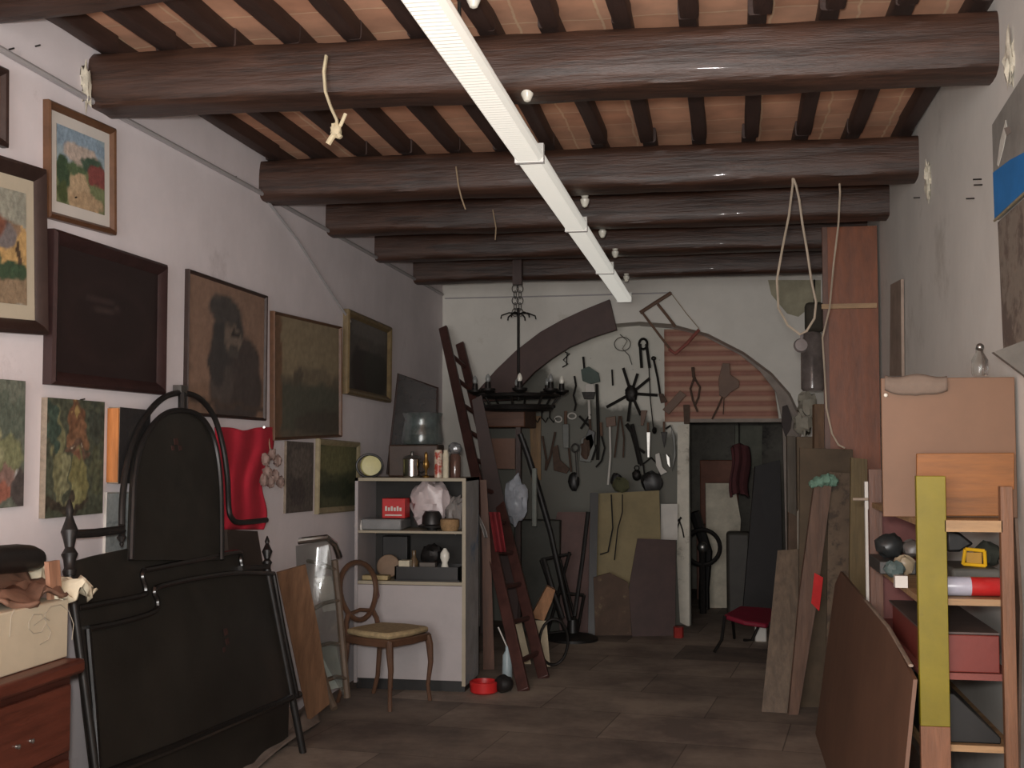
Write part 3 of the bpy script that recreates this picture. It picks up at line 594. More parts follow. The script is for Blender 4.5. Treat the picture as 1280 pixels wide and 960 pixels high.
put(M().lathe((x, CY+.08, S1), [(.05, 0), (.062, .03), (.06, .07), (.05, .075)]), 'wicker_bowl', 'small tan wicker bowl on the upper cabinet shelf', 'bowl', mat('wicker', (150, 120, 84), .8, scale=60, bump=.6))
# lower open shelf
xa, xb = cab(498, 715).x, cab(578, 715).x
t = thing('black_tray', 'black open tray holding small items on the lower cabinet shelf', 'tray', ((xa+xb)/2, CY+.12, S2))
M().box((xa, xb), (CY+.03, CY+.28), (S2+.001, S2+.012)).build('tray_base', BLACKP, t)
for (a, b_, c, d) in ((xa, xb, CY+.03, CY+.04), (xa, xb, CY+.27, CY+.28), (xa, xa+.01, CY+.03, CY+.28), (xb-.01, xb, CY+.03, CY+.28)): M().box((a, b_), (c, d), (S2+.01, S2+.09)).build('tray_side', BLACKP, t)
x = cab(508, 700).x
put(M().box((x-.035, x+.035), (CY+.06, CY+.14), (S2+.013, S2+.125)), 'cream_carton', 'small cream carton standing in the black tray', 'carton', CREAM, bev=.003)
x = cab(557, 695).x
put(M().lathe((x, CY+.1, S2+.013), [(.02, 0), (.028, .05), (.018, .1), (.03, .13), (.028, .16), (.008, .19)]), 'white_figurine', 'small white figurine standing in the black tray', 'figurine', POR)
x = cab(516, 690).x
put(M().lathe((x, CY+.15, S2+.013), [(.025, 0), (.03, .1), (.012, .13), (.014, .17)]), 'brown_bottle', 'small dull brown bottle behind the cream carton', 'bottle', mat('brown_glass', (96, 78, 56), .2))
x = cab(536, 688).x
put(M().ball((x+.0, CY+.2, S2+.15), .07, .06, .07, lump=.4, seed=6), 'black_bundle', 'round black bundle at the back of the lower cabinet shelf', 'bundle', BLACKP)
x = cab(535, 703).x
put(M().box((x-.05, x+.05), (CY+.1, CY+.15), (S2+.013, S2+.11)), 'grey_carton', 'grey carton in the middle of the black tray', 'carton', mat('grey_card', (104, 98, 92), .8))
x = cab(481, 702).x
put(M().lathe((x, CY+.2, S2+.075), [(.001, -.008), (.07, -.006), (.075, 0), (.07, .006), (.001, .008)], axis=V((.1, -1, .25)), seg=28), 'round_plate', 'tan round plate propped on the lower cabinet shelf', 'plate', mat('tan_plate', (128, 104, 82), .6))
x = cab(470, 716).x
crA = M().box((x-.07, x+.1), (CY+.04, CY+.12), (S2+.001, S2+.03)); put(crA, 'folded_napkin', 'folded yellowish paper in front of the tan plate', 'paper', mat('yellowed_paper', (166, 148, 108), .8), bev=.006)
x = cab(487, 670).x
put(M().box((x-.1, x+.07), (CY+.3, CY+.38), (S2+.001, S2+.26)), 'black_speaker', 'black box at the back of the lower cabinet shelf', 'box', BLACKP, bev=.005)
# hook cord on cabinet door
o = M().tube([cab(472, 728, -.01), cab(474, 745, -.012), cab(470, 753, -.012), cab(466, 748, -.012), cab(468, 732, -.01)], .003, seg=6).build('cord_loop', mat('red_cord', (120, 70, 70), .7)); tag(o, 'thin loop of cord hanging on the cabinet door', 'cord')
# on top of the cabinet
def top(x, d=.12): return PY(x, 597, CY+d).x
x = top(463)
t = thing('mantel_clock', 'small yellowish round clock with dark rim on the cabinet, left end', 'clock', (x, CY+.12, CT))
M().lathe((x, CY+.15, CT+.075), [(.07, -.05), (.074, 0), (.066, .012), (.002, .014)], axis=V((.35, -1, .1)), seg=28).build('clock_body', mat('clock_yellow', (190, 182, 120), .4), t)
M().tube([V((x, CY+.12, CT+.075))+V((math.cos(a)*.077, -.02+.03*math.cos(a), math.sin(a)*.072)) for a in [2*math.pi*i/24 for i in range(24)]], .008, closed=True).build('dark_rim', BLACKP, t)
x = top(515, .1)
t = thing('aluminium_pot', 'shiny aluminium pot with lid on the cabinet', 'pot', (x, CY+.1, CT))
M().lathe((x, CY+.1, CT+.001), [(.05, 0), (.058, .01), (.058, .115), (.062, .12)], seg=28).build('pot_body', CHROME, t)
M().lathe((x, CY+.1, CT+.121), [(.062, 0), (.05, .015), (.01, .024), (.01, .035), (.014, .042), (.002, .046)], seg=28).build('lid', STEEL, t)
M().tube([(x+.056, CY+.1, CT+.1), (x+.085, CY+.09, CT+.09), (x+.085, CY+.09, CT+.04), (x+.056, CY+.1, CT+.03)], .005).build('handle', BLACKP, t)
x = top(533, .08)
put(M().lathe((x, CY+.07, CT), [(.02, 0), (.022, .01), (.006, .02), (.008, .05), (.02, .07), (.018, .1), (.01, .12), (.012, .15), (.002, .165)]), 'brass_figurine', 'small brass figurine between the pot and the tins', 'figurine', mat('brass', (150, 116, 62), .3, .8))
x = top(548, .08)
t = thing('red_tin', 'tall red and white tin on the cabinet', 'tin', (x, CY+.08, CT))
M().lathe((x, CY+.08, CT+.001), [(.026, 0), (.026, .165), (.022, .175)]).build('can', mat('tin_red', (170, 66, 54), .35, col2=(210, 196, 176), c2scale=20, c2pos=.5), t)
x = top(558, .07)
put(M().lathe((x, CY+.05, CT), [(.019, 0), (.019, .15), (.014, .16), (.014, .175)]), 'cream_canister', 'slim cream canister right of the red tin', 'canister', CREAM)
x = top(568, .12)
t = thing('glass_jar', 'glass jar with red rim and shiny lid, right end of cabinet top', 'jar', (x, CY+.14, CT))
M().lathe((x, CY+.14, CT+.001), [(.034, 0), (.036, .02), (.036, .13), (.026, .15)]).build('jar_body', mat('jar_dark', (90, 66, 58), .1, coat=.5), t)
M().ball((x, CY+.14, CT+.185), .045, .045, .04, lump=.2).build('stopper', mat('foil', (190, 195, 200), .2, .8, bump=.5, scale=40), t)
# things at the back of the cabinet top
xa, xb = top(492, .28), top(550, .28)
o = M().box((xa-.02, xb), (CY+.22, CY+.40), (CT+.001, CT+.21)).build('brown_box', mat('brown_leather_box', (66, 50, 41), .45), bev=.01); tag(o, 'brown box on the cabinet behind the pot', 'box')
t = thing('glass_dome', 'clear glass lampshade dome on top of the brown box', 'lampshade', ((xa+xb)/2+.03, CY+.3, CT+.212))
M().lathe(((xa+xb)/2+.03, CY+.31, CT+.213), [(.135, 0), (.14, .03), (.13, .10), (.12, .16), (.135, .2), (.13, .205), (.115, .16), (.125, .10), (.135, .03), (.13, .003)], seg=36).build('glass_body', mat('thick_glass', (170, 190, 188), .05, var=.3, trans=.85, alpha=.45, coat=1, bump=.4, scale=14), t)
M().lathe(((xa+xb)/2+.03, CY+.31, CT+.214), [(.06, 0), (.1, .06), (.04, .11), (.02, .13)], seg=24).build('inner_cup', CHROME, t)
A = [PY(498, 467, CY+.40), PY(547, 485, CY+.40), PY(545, 592, CY+.36), PY(484, 592, CY+.36)]
t = thing('leaning_mirror', 'dark framed panel leaning on the wall behind the glass dome', 'frame', (A[2]+A[3])/2)
M().prism(A, V((0, .025, 0))).build('frame_panel', mat('frame_black', (34, 31, 30), .25), t)
M().tube(A, .008, closed=True).build('frame_edge', FDK, t)
# ============================================================ BOARDS AND PLASTIC BETWEEN HEADBOARD AND CHAIR
def slab(name, lab, cat, pts, m, th=.02, back=None, bev=0, group=None, g=0):
    P_ = [PD(x, y, d) for x, y, d in pts]
    if g:
        zm = min(p.z for p in P_)
        for p in P_:
            if p.z < zm+g: p.z = 0
    n = (P_[1]-P_[0]).cross(P_[2]-P_[0]).normalized()
    if n.dot(FW) < 0: n = -n
    o = M().prism(P_, n*th).build(name, m, bev=bev); return tag(o, lab, cat, group)
slab('cardboard_plank', 'tall tan hardboard strip leaning beside the headboard', 'board', [(346, 716, 6.36), (382, 706, 6.42), (399, 790, 6.55), (412, 880, 6.66), (385, 902, 6.5), (366, 810, 6.44)], wood('tan_hardboard', (116, 86, 64), 'z'), .012)
LC = thing('ladder_back_chair', 'old grey-brown ladder-back chair wrapped in clear plastic, left of the balloon-back chair', 'chair', PZ(415, 880, 0))
def lc(x, y, d): return PD(x, y, d)
OW = mat('old_wood', (104, 88, 74), .6, scale=10)
for pts in [[(352, 700, 6.9), (372, 730, 6.95), (395, 815, 6.95), (412, 872, 6.9), (418, 886, 6.85)], [(418, 700, 7.1), (424, 760, 7.1), (430, 830, 7.05), (434, 872, 7.05)]]:
    M().tube([lc(*p) for p in pts], .022, seg=8).build('post', OW, LC)
for (a, b_) in [((372, 700, 6.95), (420, 712, 7.1)), ((386, 764, 6.95), (424, 750, 7.1)), ((396, 808, 6.95), (428, 806, 7.08)), ((408, 850, 6.92), (432, 848, 7.05))]:
    M().tube([lc(*a), lc((a[0]+b_[0])/2, (a[1]+b_[1])/2-3, (a[2]+b_[2])/2), lc(*b_)], .02, flat=.6).build('slat', OW, LC)
M().prism([lc(x, y, d) for x, y, d in [(394, 722, 7.12), (414, 720, 7.14), (424, 762, 7.14), (404, 765, 7.12)]], V((0, .004, 0))).build('paper_sheet', WHITEP, LC)
M().prism([lc(x, y, d) for x, y, d in [(394, 808, 7.0), (420, 805, 7.05), (430, 858, 7.05), (414, 862, 7.0)]], V((0, .004, 0))).build('paper_sheet', mat('grey_paper', (160, 166, 158), .7), LC)
def pl(u, v):
    x = 342+70*u+18*v; y = 683-12*u+14*math.sin(u*3.1)*.3+(50+150*u)*v*1.0; d = 6.72+.22*u-.03*math.sin(u*7+v*4)
    return PD(x, y, d)
M().sheet(pl, 26, 20, .002).build('plastic_wrap', mat('clear_plastic', (120, 128, 122), .12, var=.2, trans=.5, alpha=.3, bump=.5, scale=8, coat=1), LC, fixn=False)
M().tube([PD(x, y, d) for x, y, d in [(340, 684, 6.8), (375, 676, 6.85), (408, 672, 6.9), (418, 680, 6.95), (424, 696, 7.0)]], .02, seg=10).build('top_rail', CHROME, LC)
# crumpled cloth on the floor in front of headboard
def ra(u, v):
    a = PZ(268+115*u, 955-70*u-14*v, 0); a = a.lerp(PZ(310+90*u, 975-70*u, 0), v)
    a.z = .01+.10*abs(noise.noise(V((u*3.2, v*2.2, 1.3))))*math.sin(math.pi*min(1, max(0, v)))*1.6+.02*math.sin(math.pi*u); return a
o = M().sheet(ra, 40, 24, .004).build('dust_sheet', mat('dusty_cloth', (132, 118, 108), .9, bump=.4), fixn=False); tag(o, 'dusty grey cloth crumpled on the floor below the headboard', 'cloth')
# small mess right of dresser
def rb(u, v):
    p = V((-2.2-.17*u, 3.56+.28*v, .05+.75*(1-abs(2*u-1)**2)*(.6+.4*noise.noise(V((u*3, v*5, 7))))*(1-.25*v)))
    return p
o = M().sheet(rb, 20, 20, .004).build('plastic_sack', mat('white_sack', (110, 106, 100), .6, bump=.5), fixn=False); tag(o, 'grey-white sack stuffed between the dresser and the headboard', 'sack')
# ============================================================ LADDER
RW = mat('redbrown_wood', (76, 47, 42), .5, var=.3, scale=10, bump=.3)
a0, a1 = PZ(655, 864, 0), PY(554, 410, YB-.30)
b0, b1 = PZ(680, 848, 0), PY(575, 430, YB-.08)
t = thing('wooden_ladder', 'tall dark red-brown wooden ladder leaning into the far left corner', 'ladder', (a0+b0)/2)
def stile(p, q, w_=.075, d_=.035):
    d = (q-p).normalized(); u = d.cross(Y1).normalized(); v = d.cross(u)
    return M().obox(p, u, v, d, (-w_/2, w_/2), (-d_/2, d_/2), (0, (q-p).length))
stile(a0, a1).build('stile', RW, t, bev=.006); stile(b0, b1).build('stile', RW, t, bev=.006)
for i in range(11):
    f = .06+.085*i
    M().tube([a0.lerp(a1, f), b0.lerp(b1, f)], .018).build('rung', RW, t)
# second short ladder / trestle plank behind
slab('dark_plank', 'dark red-brown plank leaning behind the ladder', 'plank', [(590, 500, 8.9), (602, 494, 8.9), (650, 720, 9.0), (644, 800, 9.0), (634, 800, 9.0)], mat('dark_brown_wood', (56, 36, 32), .6), .03, g=.12)  # one even dark brown over the whole plank
slab('narrow_plank', 'narrow brown plank standing between the cabinet and ladder', 'plank', [(600, 600, 8.25), (608, 600, 8.25), (614, 700, 8.2), (618, 835, 8.2), (604, 835, 8.2), (603, 700, 8.2)], BROWNW, .03, g=.12)
def rcl(u, v): return PD(611+14*u+8*v, 640+50*v, 8.12+.02*math.sin(u*9)+.015*math.sin(v*7))
o = M().sheet(rcl, 14, 14, .004).build('red_rag', mat('dark_red_cloth', (120, 30, 36), .8), fixn=False); tag(o, 'dark red rag draped over the ladder at mid height', 'rag')
def wr(u, v): return PD(588+5*u+14*v-3*math.sin(v*5), 612+60*v, 8.0+.02*math.sin(u*6+v*5))
o = M().sheet(wr, 8, 14, .003).build('grey_rag', mat('grey_cloth', (150, 144, 140), .8), fixn=False); tag(o, 'narrow pale rag hanging right of the cabinet', 'rag')
# ============================================================ CURVED TIMBER ON END WALL
out = [(598, 487), (620, 462), (645, 438), (675, 415), (700, 401), (730, 387), (762, 374)]
inn = [(771, 412), (740, 422), (712, 434), (690, 448), (668, 465), (652, 482), (645, 500), (600, 502)]
o = M().prism([PY(x, y, YB-.07) for x, y in out+inn], V((0, .065, 0))).build('curved_timber', mat('arch_timber', (72, 50, 45), .6, var=.2, scale=8), bev=.004)
tag(o, 'dark brown curved timber segment following the left half of the arch', 'timber')
# ============================================================ CHANDELIER
cy = 9.0
def ch(x, y, d=0): return PY(x, y, cy+d)
t = thing('iron_chandelier', 'black wrought iron ring chandelier hanging in front of the arch', 'chandelier', ch(648, 500))
cc = ch(648, 495)
M().obox(ch(647, 340), X1, Y1, Z1, (-.035, .035), (-.03, .03), (-.1, .1)).build('ceiling_block', DARKW, t)
m = M()
for i in range(5):
    y0 = 357+i*7.4
    for sgn in (-1, 1):
        pts = [ch(647+math.cos(a)*(4 if (i+sgn) % 2 else 1.5)+sgn*3, y0+4+math.sin(a)*5) for a in [2*math.pi*k/10 for k in range(10)]]
        m.tube(pts, .004, seg=5, closed=True)
m.build('chain', STEEL, t)
sp = M()
for a in range(6):
    an = a*math.pi/3+.3; c0 = ch(648, 393)
    sp.tube([c0, c0+V((math.cos(an)*.07, math.sin(an)*.07, .012)), c0+V((math.cos(an)*.13, math.sin(an)*.13, -.01)), c0+V((math.cos(an)*.135, math.sin(an)*.135, -.035))], .006, seg=6)
sp.build('spider_arms', IRON, t)
M().tube([ch(648, 385), ch(648, 440), ch(648, 500)], .011).build('centre_rod', IRON, t)
R = .31
M().tube([cc+V((math.cos(a)*R, math.sin(a)*R, 0)) for a in [2*math.pi*k/36 for k in range(36)]], .014, seg=8, closed=True).build('ring', IRON, t)
M().tube([cc+V((math.cos(a)*R*.8, math.sin(a)*R*.8, -.09)) for a in [2*math.pi*k/36 for k in range(36)]], .022, seg=8, closed=True).build('lower_ring', IRON, t)
m = M()
for a in range(4):
    an = a*math.pi/4; m.tube([cc+V((math.cos(an)*R, math.sin(an)*R, 0)), cc-V((math.cos(an)*R, math.sin(an)*R, 0))], .009)
for a in range(8):
    an = a*math.pi/4; m.tube([cc+V((math.cos(an)*R, math.sin(an)*R, 0)), cc+V((math.cos(an)*R*.8, math.sin(an)*R*.8, -.09))], .009)
m.build('spokes', IRON, t)
for a in range(8):
    an = a*math.pi/4+.2; p = cc+V((math.cos(an)*(R+.02), math.sin(an)*(R+.02), .005))
    h = M().lathe(p, [(.016, 0), (.055, .025), (.058, .04), (.022, .044), (.02, .09)]).build('candle_cup', IRON, t)
    M().lathe(p+V((0, 0, .09)), [(.014, 0), (.02, .02), (.014, .045), (.003, .06)]).build('candle_bulb', mat('dusty_bulb', (128, 130, 128), .2) if a % 3 else POR, h)
for (x, y) in [(606, 445), (621, 470)]: pass
# ============================================================ NICHE: striped panel, post, boards
# corrugated shutter-like panel
t0 = PY(830, 410, YN-.03); t1 = PY(972, 527, YN-.03)
SP = mat('pink_slats', (150, 104, 90), .7, var=.15, scale=8); 
nt = SP.node_tree; N = nt.nodes; L = nt.links; b = N['Principled BSDF']; src = b.inputs['Base Color'].links[0].from_socket
gm = N.new('ShaderNodeNewGeometry'); sx = N.new('ShaderNodeSeparateXYZ'); L.new(gm.outputs['Position'], sx.inputs[0])
ma = N.new('ShaderNodeMath'); ma.operation = 'MULTIPLY'; L.new(sx.outputs['Z'], ma.inputs[0]); ma.inputs[1].default_value = 2*math.pi/.087
mc = N.new('ShaderNodeMath'); mc.operation = 'SINE'; L.new(ma.outputs[0], mc.inputs[0])
mx = N.new('ShaderNodeMix'); mx.data_type = 'RGBA'; mr = N.new('ShaderNodeMapRange'); mr.inputs[1].default_value = -.5; mr.inputs[2].default_value = .5; L.new(mc.outputs[0], mr.inputs[0]); L.new(mr.outputs[0], mx.inputs[0])
L.new(src, mx.inputs[6]); mx.inputs[7].default_value = lin((172, 136, 116))+(1,); L.new(mx.outputs[2], b.inputs['Base Color'])
def inside(x, z): return True
vs = []; m = M(); nz_ = 64
prof_top = [(830, 410), (852, 409), (880, 417), (905, 428), (930, 443), (950, 460), (968, 485), (974, 527), (830, 527)]
pp = [PY(x, y, YN-.045) for x, y in prof_top]
def xr_at(z):
    # right boundary of traced outline at height z
    best = pp[1].x
    for i in range(1, 7):
        a, b_ = pp[i], pp[i+1]
        if (a.z-z)*(b_.z-z) <= 0 and a.z != b_.z: best = a.x+(b_.x-a.x)*(z-a.z)/(b_.z-a.z)
    return best
def shf(u, v):
    z = pp[8].z+(pp[0].z-.01-pp[8].z)*v; xr = xr_at(z); x = pp[0].x+(xr-pp[0].x)*u
    return V((x, YN-.035+.008*math.sin(z*2*math.pi/.087), z))
o = m.sheet(shf, 12, 90, .006).build('slatted_panel', SP, fixn=False); tag(o, 'pink and tan horizontally ribbed panel above the doorway under the arch', 'panel')
# reveal mortar band on the right side of the niche
GP = mat('grey_mortar', (140, 130, 122), .9, bump=.5)
rv_out = [(800, 402), (840, 405), (885, 417), (930, 440), (965, 466), (988, 492), (1001, 520)]
rv_in = [(978, 527), (970, 490), (950, 464), (926, 444), (880, 420), (840, 410), (800, 407)]
o = M().prism([PY(x, y, YB+.31) for x, y in rv_out+rv_in], V((0, .04, 0))).build('trim_1', GP); structure(o)
o = M().prism([PY(x, y, YB+.305) for x, y in [(978, 527), (1004, 520), (1006, 782), (985, 782)]], V((0, .1, 0))).build('trim_2', GP); structure(o)
# white door post
o = M().prism([PY(x, y, YN-.05) for x, y in [(847, 532), (861, 530), (862, 784), (850, 778), (846, 700)]], V((0, .045, 0))).build('trim_3', mat('post_white', (206, 200, 186), .7, var=.12, scale=10, col2=(150, 142, 128), c2scale=6)); structure(o)
o = M().box((PY(860, 528, YN).x, PY(980, 528, YN).x), (YN-.05, YN-.005), (dt, dt+.03)).build('trim_4', GP); structure(o)
# white low block left of post
slab('white_panel_piece', 'small white panel behind the dark board, left of the doorway post', 'board', [(826, 630, 10.18), (847, 630, 10.18), (847, 675, 10.18), (826, 675, 10.18)], WHITEP, .02)
bpy.data.objects['white_panel_piece'].name = 'white_panel_piece'
YM = mat('mustard_board', (136, 122, 88), .7, var=.15, scale=5, col2=(104, 84, 62), c2scale=4, c2pos=.66)
slab('mustard_board', 'mustard yellow stained board standing against the niche wall', 'board', [(746, 617, 10.1), (824, 613, 10.1), (826, 680, 10.0), (822, 792, 9.85), (748, 794, 9.85), (745, 700, 10.0)], YM, .02, g=.12)
slab('brown_stained_board', 'brown stained low board in front of the mustard board', 'board', [(742, 722, 9.75), (762, 716, 9.75), (785, 728, 9.75), (792, 795, 9.7), (744, 798, 9.7)], mat('stain_board', (84, 66, 54), .8, col2=(120, 104, 80), c2scale=7, c2pos=.62), .02, g=.12)
slab('dark_board', 'dark brown rectangular board leaning beside the doorway post', 'board', [(797, 673, 9.85), (845, 675, 9.85), (844, 782, 9.7), (790, 792, 9.65), (786, 735, 9.75)], mat('dark_stain', (66, 46, 42), .6, scale=5), .025, g=.12)
slab('redbrown_crate_board', 'red-brown wooden chest panel behind the ladder', 'panel', [(697, 640, 10.0), (742, 640, 10.0), (742, 790, 9.8), (700, 780, 9.8), (690, 665, 9.95)], mat('chest_brown', (84, 56, 50), .6), .04, g=.12)
slab('dark_strip_board', 'dark thin board edge left of the mustard board', 'board', [(738, 616, 9.98), (748, 616, 9.98), (744, 775, 9.72), (735, 775, 9.72)], BLACKP, .03, g=.12)
o = M().tube([PD(848, 778, 9.6), PD(848, 765, 9.6)], .04).build('red_jug', mat('dull_red', (150, 44, 38), .5)); tag(o, 'small dull red container at the foot of the white post', 'container')
o.location.z = 0
# green pouch/hose on mustard board
o = M().ball(PD(776, 606, 9.95), .07, .04, .06, lump=.5, seed=4).build('olive_pouch', mat('olive_cloth', (76, 76, 52), .9)); tag(o, 'olive green pouch hanging at the top of the mustard board', 'pouch')
o = M().tube([PD(x, y, 9.93) for x, y in [(764, 618), (766, 660), (760, 690), (750, 693)]]+[], .006).build('wire_loop', BLACKP); tag(o, 'thin dark wire loop hanging in front of the mustard board', 'wire')
o = M().tube([PD(x, y, 9.9) for x, y in [(778, 618), (778, 640), (772, 662), (768, 700)]], .005).build('wire_loop', BLACKP); tag(o, 'thin dark wire hanging right of the wire loop, on the mustard board', 'wire')
# tools ------------------------------------------------------
YT = YN-.085
def tool(name, label, cat, parts, Y=YT, m=IRON, grp='tools hanging on the niche wall'):
    # parts: list of (partname, kind, data, material)
    allp = [p for q in parts for p in q[2] if isinstance(p, tuple)]
    cx = sum(p[0] for p in allp)/len(allp); ym = max(p[1] for p in allp)
    t = thing(name, label, cat, PY(cx, ym, Y), grp)
    for (pn, kind, data, *mm) in parts:
        mt = mm[0] if mm and mm[0] else m
        if kind == 't':
            r = mm[1] if len(mm) > 1 else .009
            M().tube([PY(x, y, Y) for x, y in data], r, seg=8).build(pn, mt, t)
        elif kind == 'p':
            M().prism([PY(x, y, Y-.015) for x, y in data], V((0, .03, 0))).build(pn, mt, t, bev=.003)
        elif kind == 'b':
            (x, y), (rx, rz) = data[0], mm[1]
            M().ball(PY(x, y, Y), rx, .03, rz, lump=.3, seed=x).build(pn, mt, t)
        elif kind == 'r':
            (x, y) = data[0]; rx, rz, rr_ = mm[1]
            M().tube([PY(x, y, Y)+V((math.cos(a)*rx, 0, math.sin(a)*rz)) for a in [2*math.pi*k/20 for k in range(20)]], rr_, seg=6, closed=True).build(pn, mt, t)
    M().tube([PY(cx, min(p[1] for p in allp)+2, Y), PY(cx, min(p[1] for p in allp)+2, Y+.08 if Y == YT else YB)], .003, seg=5).build('nail', IRON, t)
    return t
RWD = mat('saw_wood', (104, 78, 62), .6)
tool('bow_saw', 'wooden framed bow saw hung askew on the end wall above the arch', 'saw', [
    ('handle_bar', 't', [(800, 391), (820, 378), (839, 366)], RWD, .016), ('side_arm', 't', [(803, 391), (822, 416), (838, 437)], RWD, .010),
    ('centre_bar', 't', [(822, 380), (834, 395), (844, 408)], RWD, .012), ('lower_bar', 't', [(836, 436), (844, 442), (858, 430), (874, 412)], mat('reddish_rod', (140, 76, 66), .6), .014), ('cord', 't', [(840, 368), (858, 392), (874, 411)], STR, .003)], Y=YB-.05)
tool('iron_tongs', 'black iron tongs shaped like an upturned U below the bow saw', 'tongs', [('arm', 't', [(802, 460), (801, 445), (800, 430)], None, .013), ('arm', 't', [(812, 460), (810, 445), (808, 430)], None, .013), ('head', 'r', [(804, 430)], None, (.035, .045, .012))])
tool('iron_rod_tool', 'long iron rod with ball end, left of the ribbed panel', 'rod', [('shaft', 't', [(817, 449), (822, 472), (826, 498)], None, .010), ('knob', 'b', [(817, 448)], None, (.022, .02)), ('foot', 'p', [(823, 492), (829, 492), (834, 502), (826, 504)], RUST)])
t = tool('spoked_iron_wheel', 'black iron star of seven spokes in the middle of the tool wall', 'spoked wheel', [('hub', 'b', [(789, 492)], None, (.055, .07))]+[('spoke', 't', [(789, 492), p], None, .013) for p in [(779, 460), (797, 467), (812, 473), (822, 494), (801, 519), (785, 527), (758, 509)]])
tool('iron_spike', 'bent dark iron spike below the spoked wheel', 'spike', [('shaft', 't', [(783, 530), (790, 540), (795, 558), (800, 580)], None, .018)])
tool('green_iron_pump', 'corroded green metal head with long handle, left of the spoked wheel', 'pump', [('head', 'p', [(726, 462), (736, 458), (748, 466), (750, 477), (738, 480), (728, 476)], mat('green_patina', (86, 98, 92), .8)), ('spike', 't', [(729, 446), (731, 466)], None, .01), ('face_plate', 'p', [(731, 480), (742, 480), (744, 490), (732, 490)], WHITEP), ('lower_cap', 'p', [(727, 490), (744, 490), (742, 499), (730, 499)], None), ('handle', 't', [(746, 480), (747, 510), (748, 540), (747, 575)], None, .014)])
tool('long_thin_rod', 'thin straight iron rod hanging below the tongs', 'rod', [('shaft', 't', [(811, 455), (813, 500), (817, 538)], None, .005), ('tip', 'b', [(818, 538)], None, (.02, .03))])
tool('pliers', 'rusty pliers hanging at the middle of the ribbed panel', 'pliers', [('jaw', 't', [(866, 459), (867, 470), (869, 476)], RUST, .014), ('handle', 't', [(867, 474), (863, 486), (866, 500), (872, 515)], RUST, .009), ('handle', 't', [(869, 474), (875, 484), (873, 497), (868, 508)], RUST, .009)])
tool('hand_drill', 'brown hand drill with curved handle on the right of the ribbed panel', 'drill', [('body', 'p', [(903, 454), (912, 454), (913, 468), (924, 476), (924, 484), (914, 490), (906, 498), (899, 494), (898, 474)], RWD), ('bit', 't', [(903, 496), (897, 510), (890, 524)], RUST, .008), ('bit', 't', [(905, 497), (904, 518)], RUST, .004)])
tool('wooden_mallet', 'brown wooden mallet head tilted at lower left of the ribbed panel', 'mallet', [('head', 'p', [(828, 512), (850, 488), (858, 494), (836, 518)], RWD)])
tool('iron_wedge', 'short dark iron wedge at the bottom edge of the ribbed panel', 'wedge', [('block', 'p', [(854, 506), (862, 506), (862, 530), (855, 530)], RUST)])
tool('wire_figure', 'small twisted wire figure near the inner edge of the curved timber', 'wire ornament', [('wire', 't', [(706, 440), (712, 442), (704, 450), (710, 455), (703, 459)], None, .006), ('wire', 't', [(709, 441), (708, 457)], None, .005)])
tool('slim_file', 'slim black file hanging left of the spoked wheel', 'file', [('blade', 't', [(765, 462), (766, 482)], None, .008)])
tool('oval_ladle', 'dark oval ladle on the grey part of the niche wall', 'ladle', [('bowl', 'b', [(732, 562)], RUST, (.05, .10)), ('handle', 't', [(740, 540), (736, 556)], RUST, .01)])
tool('double_iron_hook', 'v-shaped iron hook pair behind the leaning black rod', 'hook', [('arm', 't', [(678, 545), (683, 575), (682, 588)], RUST, .01), ('arm', 't', [(694, 540), (688, 570), (682, 588)], RUST, .01)])
tool('white_plastic_rod', 'thin white rod hanging at the middle of the niche wall', 'rod', [('shaft', 't', [(762, 525), (763, 570), (760, 606)], WHITEP, .010)])
tool('round_brush', 'dark round brush hanging above the red-brown chest panel', 'brush', [('head', 'b', [(717, 602)], BLACKP, (.05, .08)), ('handle', 't', [(711, 560), (714, 590)], RUST, .01)])
tool('iron_lock_plate', 'grey iron lock plate above the round brush', 'lock', [('plate', 'p', [(726, 548), (740, 542), (744, 560), (738, 578), (724, 576)], mat('grey_iron', (84, 84, 80), .5, .5)), ('bar', 't', [(746, 556), (740, 575)], None, .01)])
tool('iron_clamp', 'dark iron clamp hanging right of the white rod', 'clamp', [('bar', 't', [(790, 530), (796, 556), (802, 582)], None, .016), ('jaw', 't', [(797, 560), (806, 566)], None, .012)])
tool('black_kettle', 'black pot hanging at right end of the grey niche wall', 'pot', [('body', 'b', [(815, 603)], BLACKP, (.09, .09)), ('handle', 't', [(806, 596), (804, 580), (814, 572), (824, 582), (825, 596)], None, .008)])
tool('crumpled_foil', 'bright crumpled foil strip above the black pot', 'foil', [('foil', 'p', [(819, 568), (824, 566), (828, 584), (834, 590), (826, 594), (820, 582)], WHITEP), ('foil', 'p', [(832, 566), (837, 572), (838, 586), (834, 580)], STEEL)])
tool('small_black_pot', 'small black pot above the mustard board left of the black pot', 'pot', [('body', 'b', [(770, 600)], BLACKP, (.05, .06))])
tool('scythe_blade', 'curved grey blade hanging beside the doorway post', 'blade', [('blade', 'p', [(838, 530), (844, 545), (845, 570), (840, 590), (842, 560)], mat('grey_iron', (84, 84, 80), .5)), ('tang', 't', [(838, 532), (832, 536)], None, .008)])
tool('iron_compass', 'large iron dividers hanging on the grey wall below the spoked wheel', 'dividers', [('leg', 't', [(774, 520), (771, 548), (768, 572)], RUST, .008), ('leg', 't', [(776, 520), (780, 548), (779, 572)], RUST, .008)])
tool('brown_wood_handle', 'short triangular wooden handle below the spoked wheel, right side', 'handle', [('handle', 'p', [(801, 513), (809, 513), (804, 532), (801, 532)], RWD)])
tool('hanging_sickle', 'thin sickle hanging in front of the grey wall left of the white rod', 'sickle', [('blade', 't', [(752, 545), (756, 560), (752, 576), (745, 584)], None, .008), ('handle', 't', [(752, 545), (751, 528)], RWD, .013)])
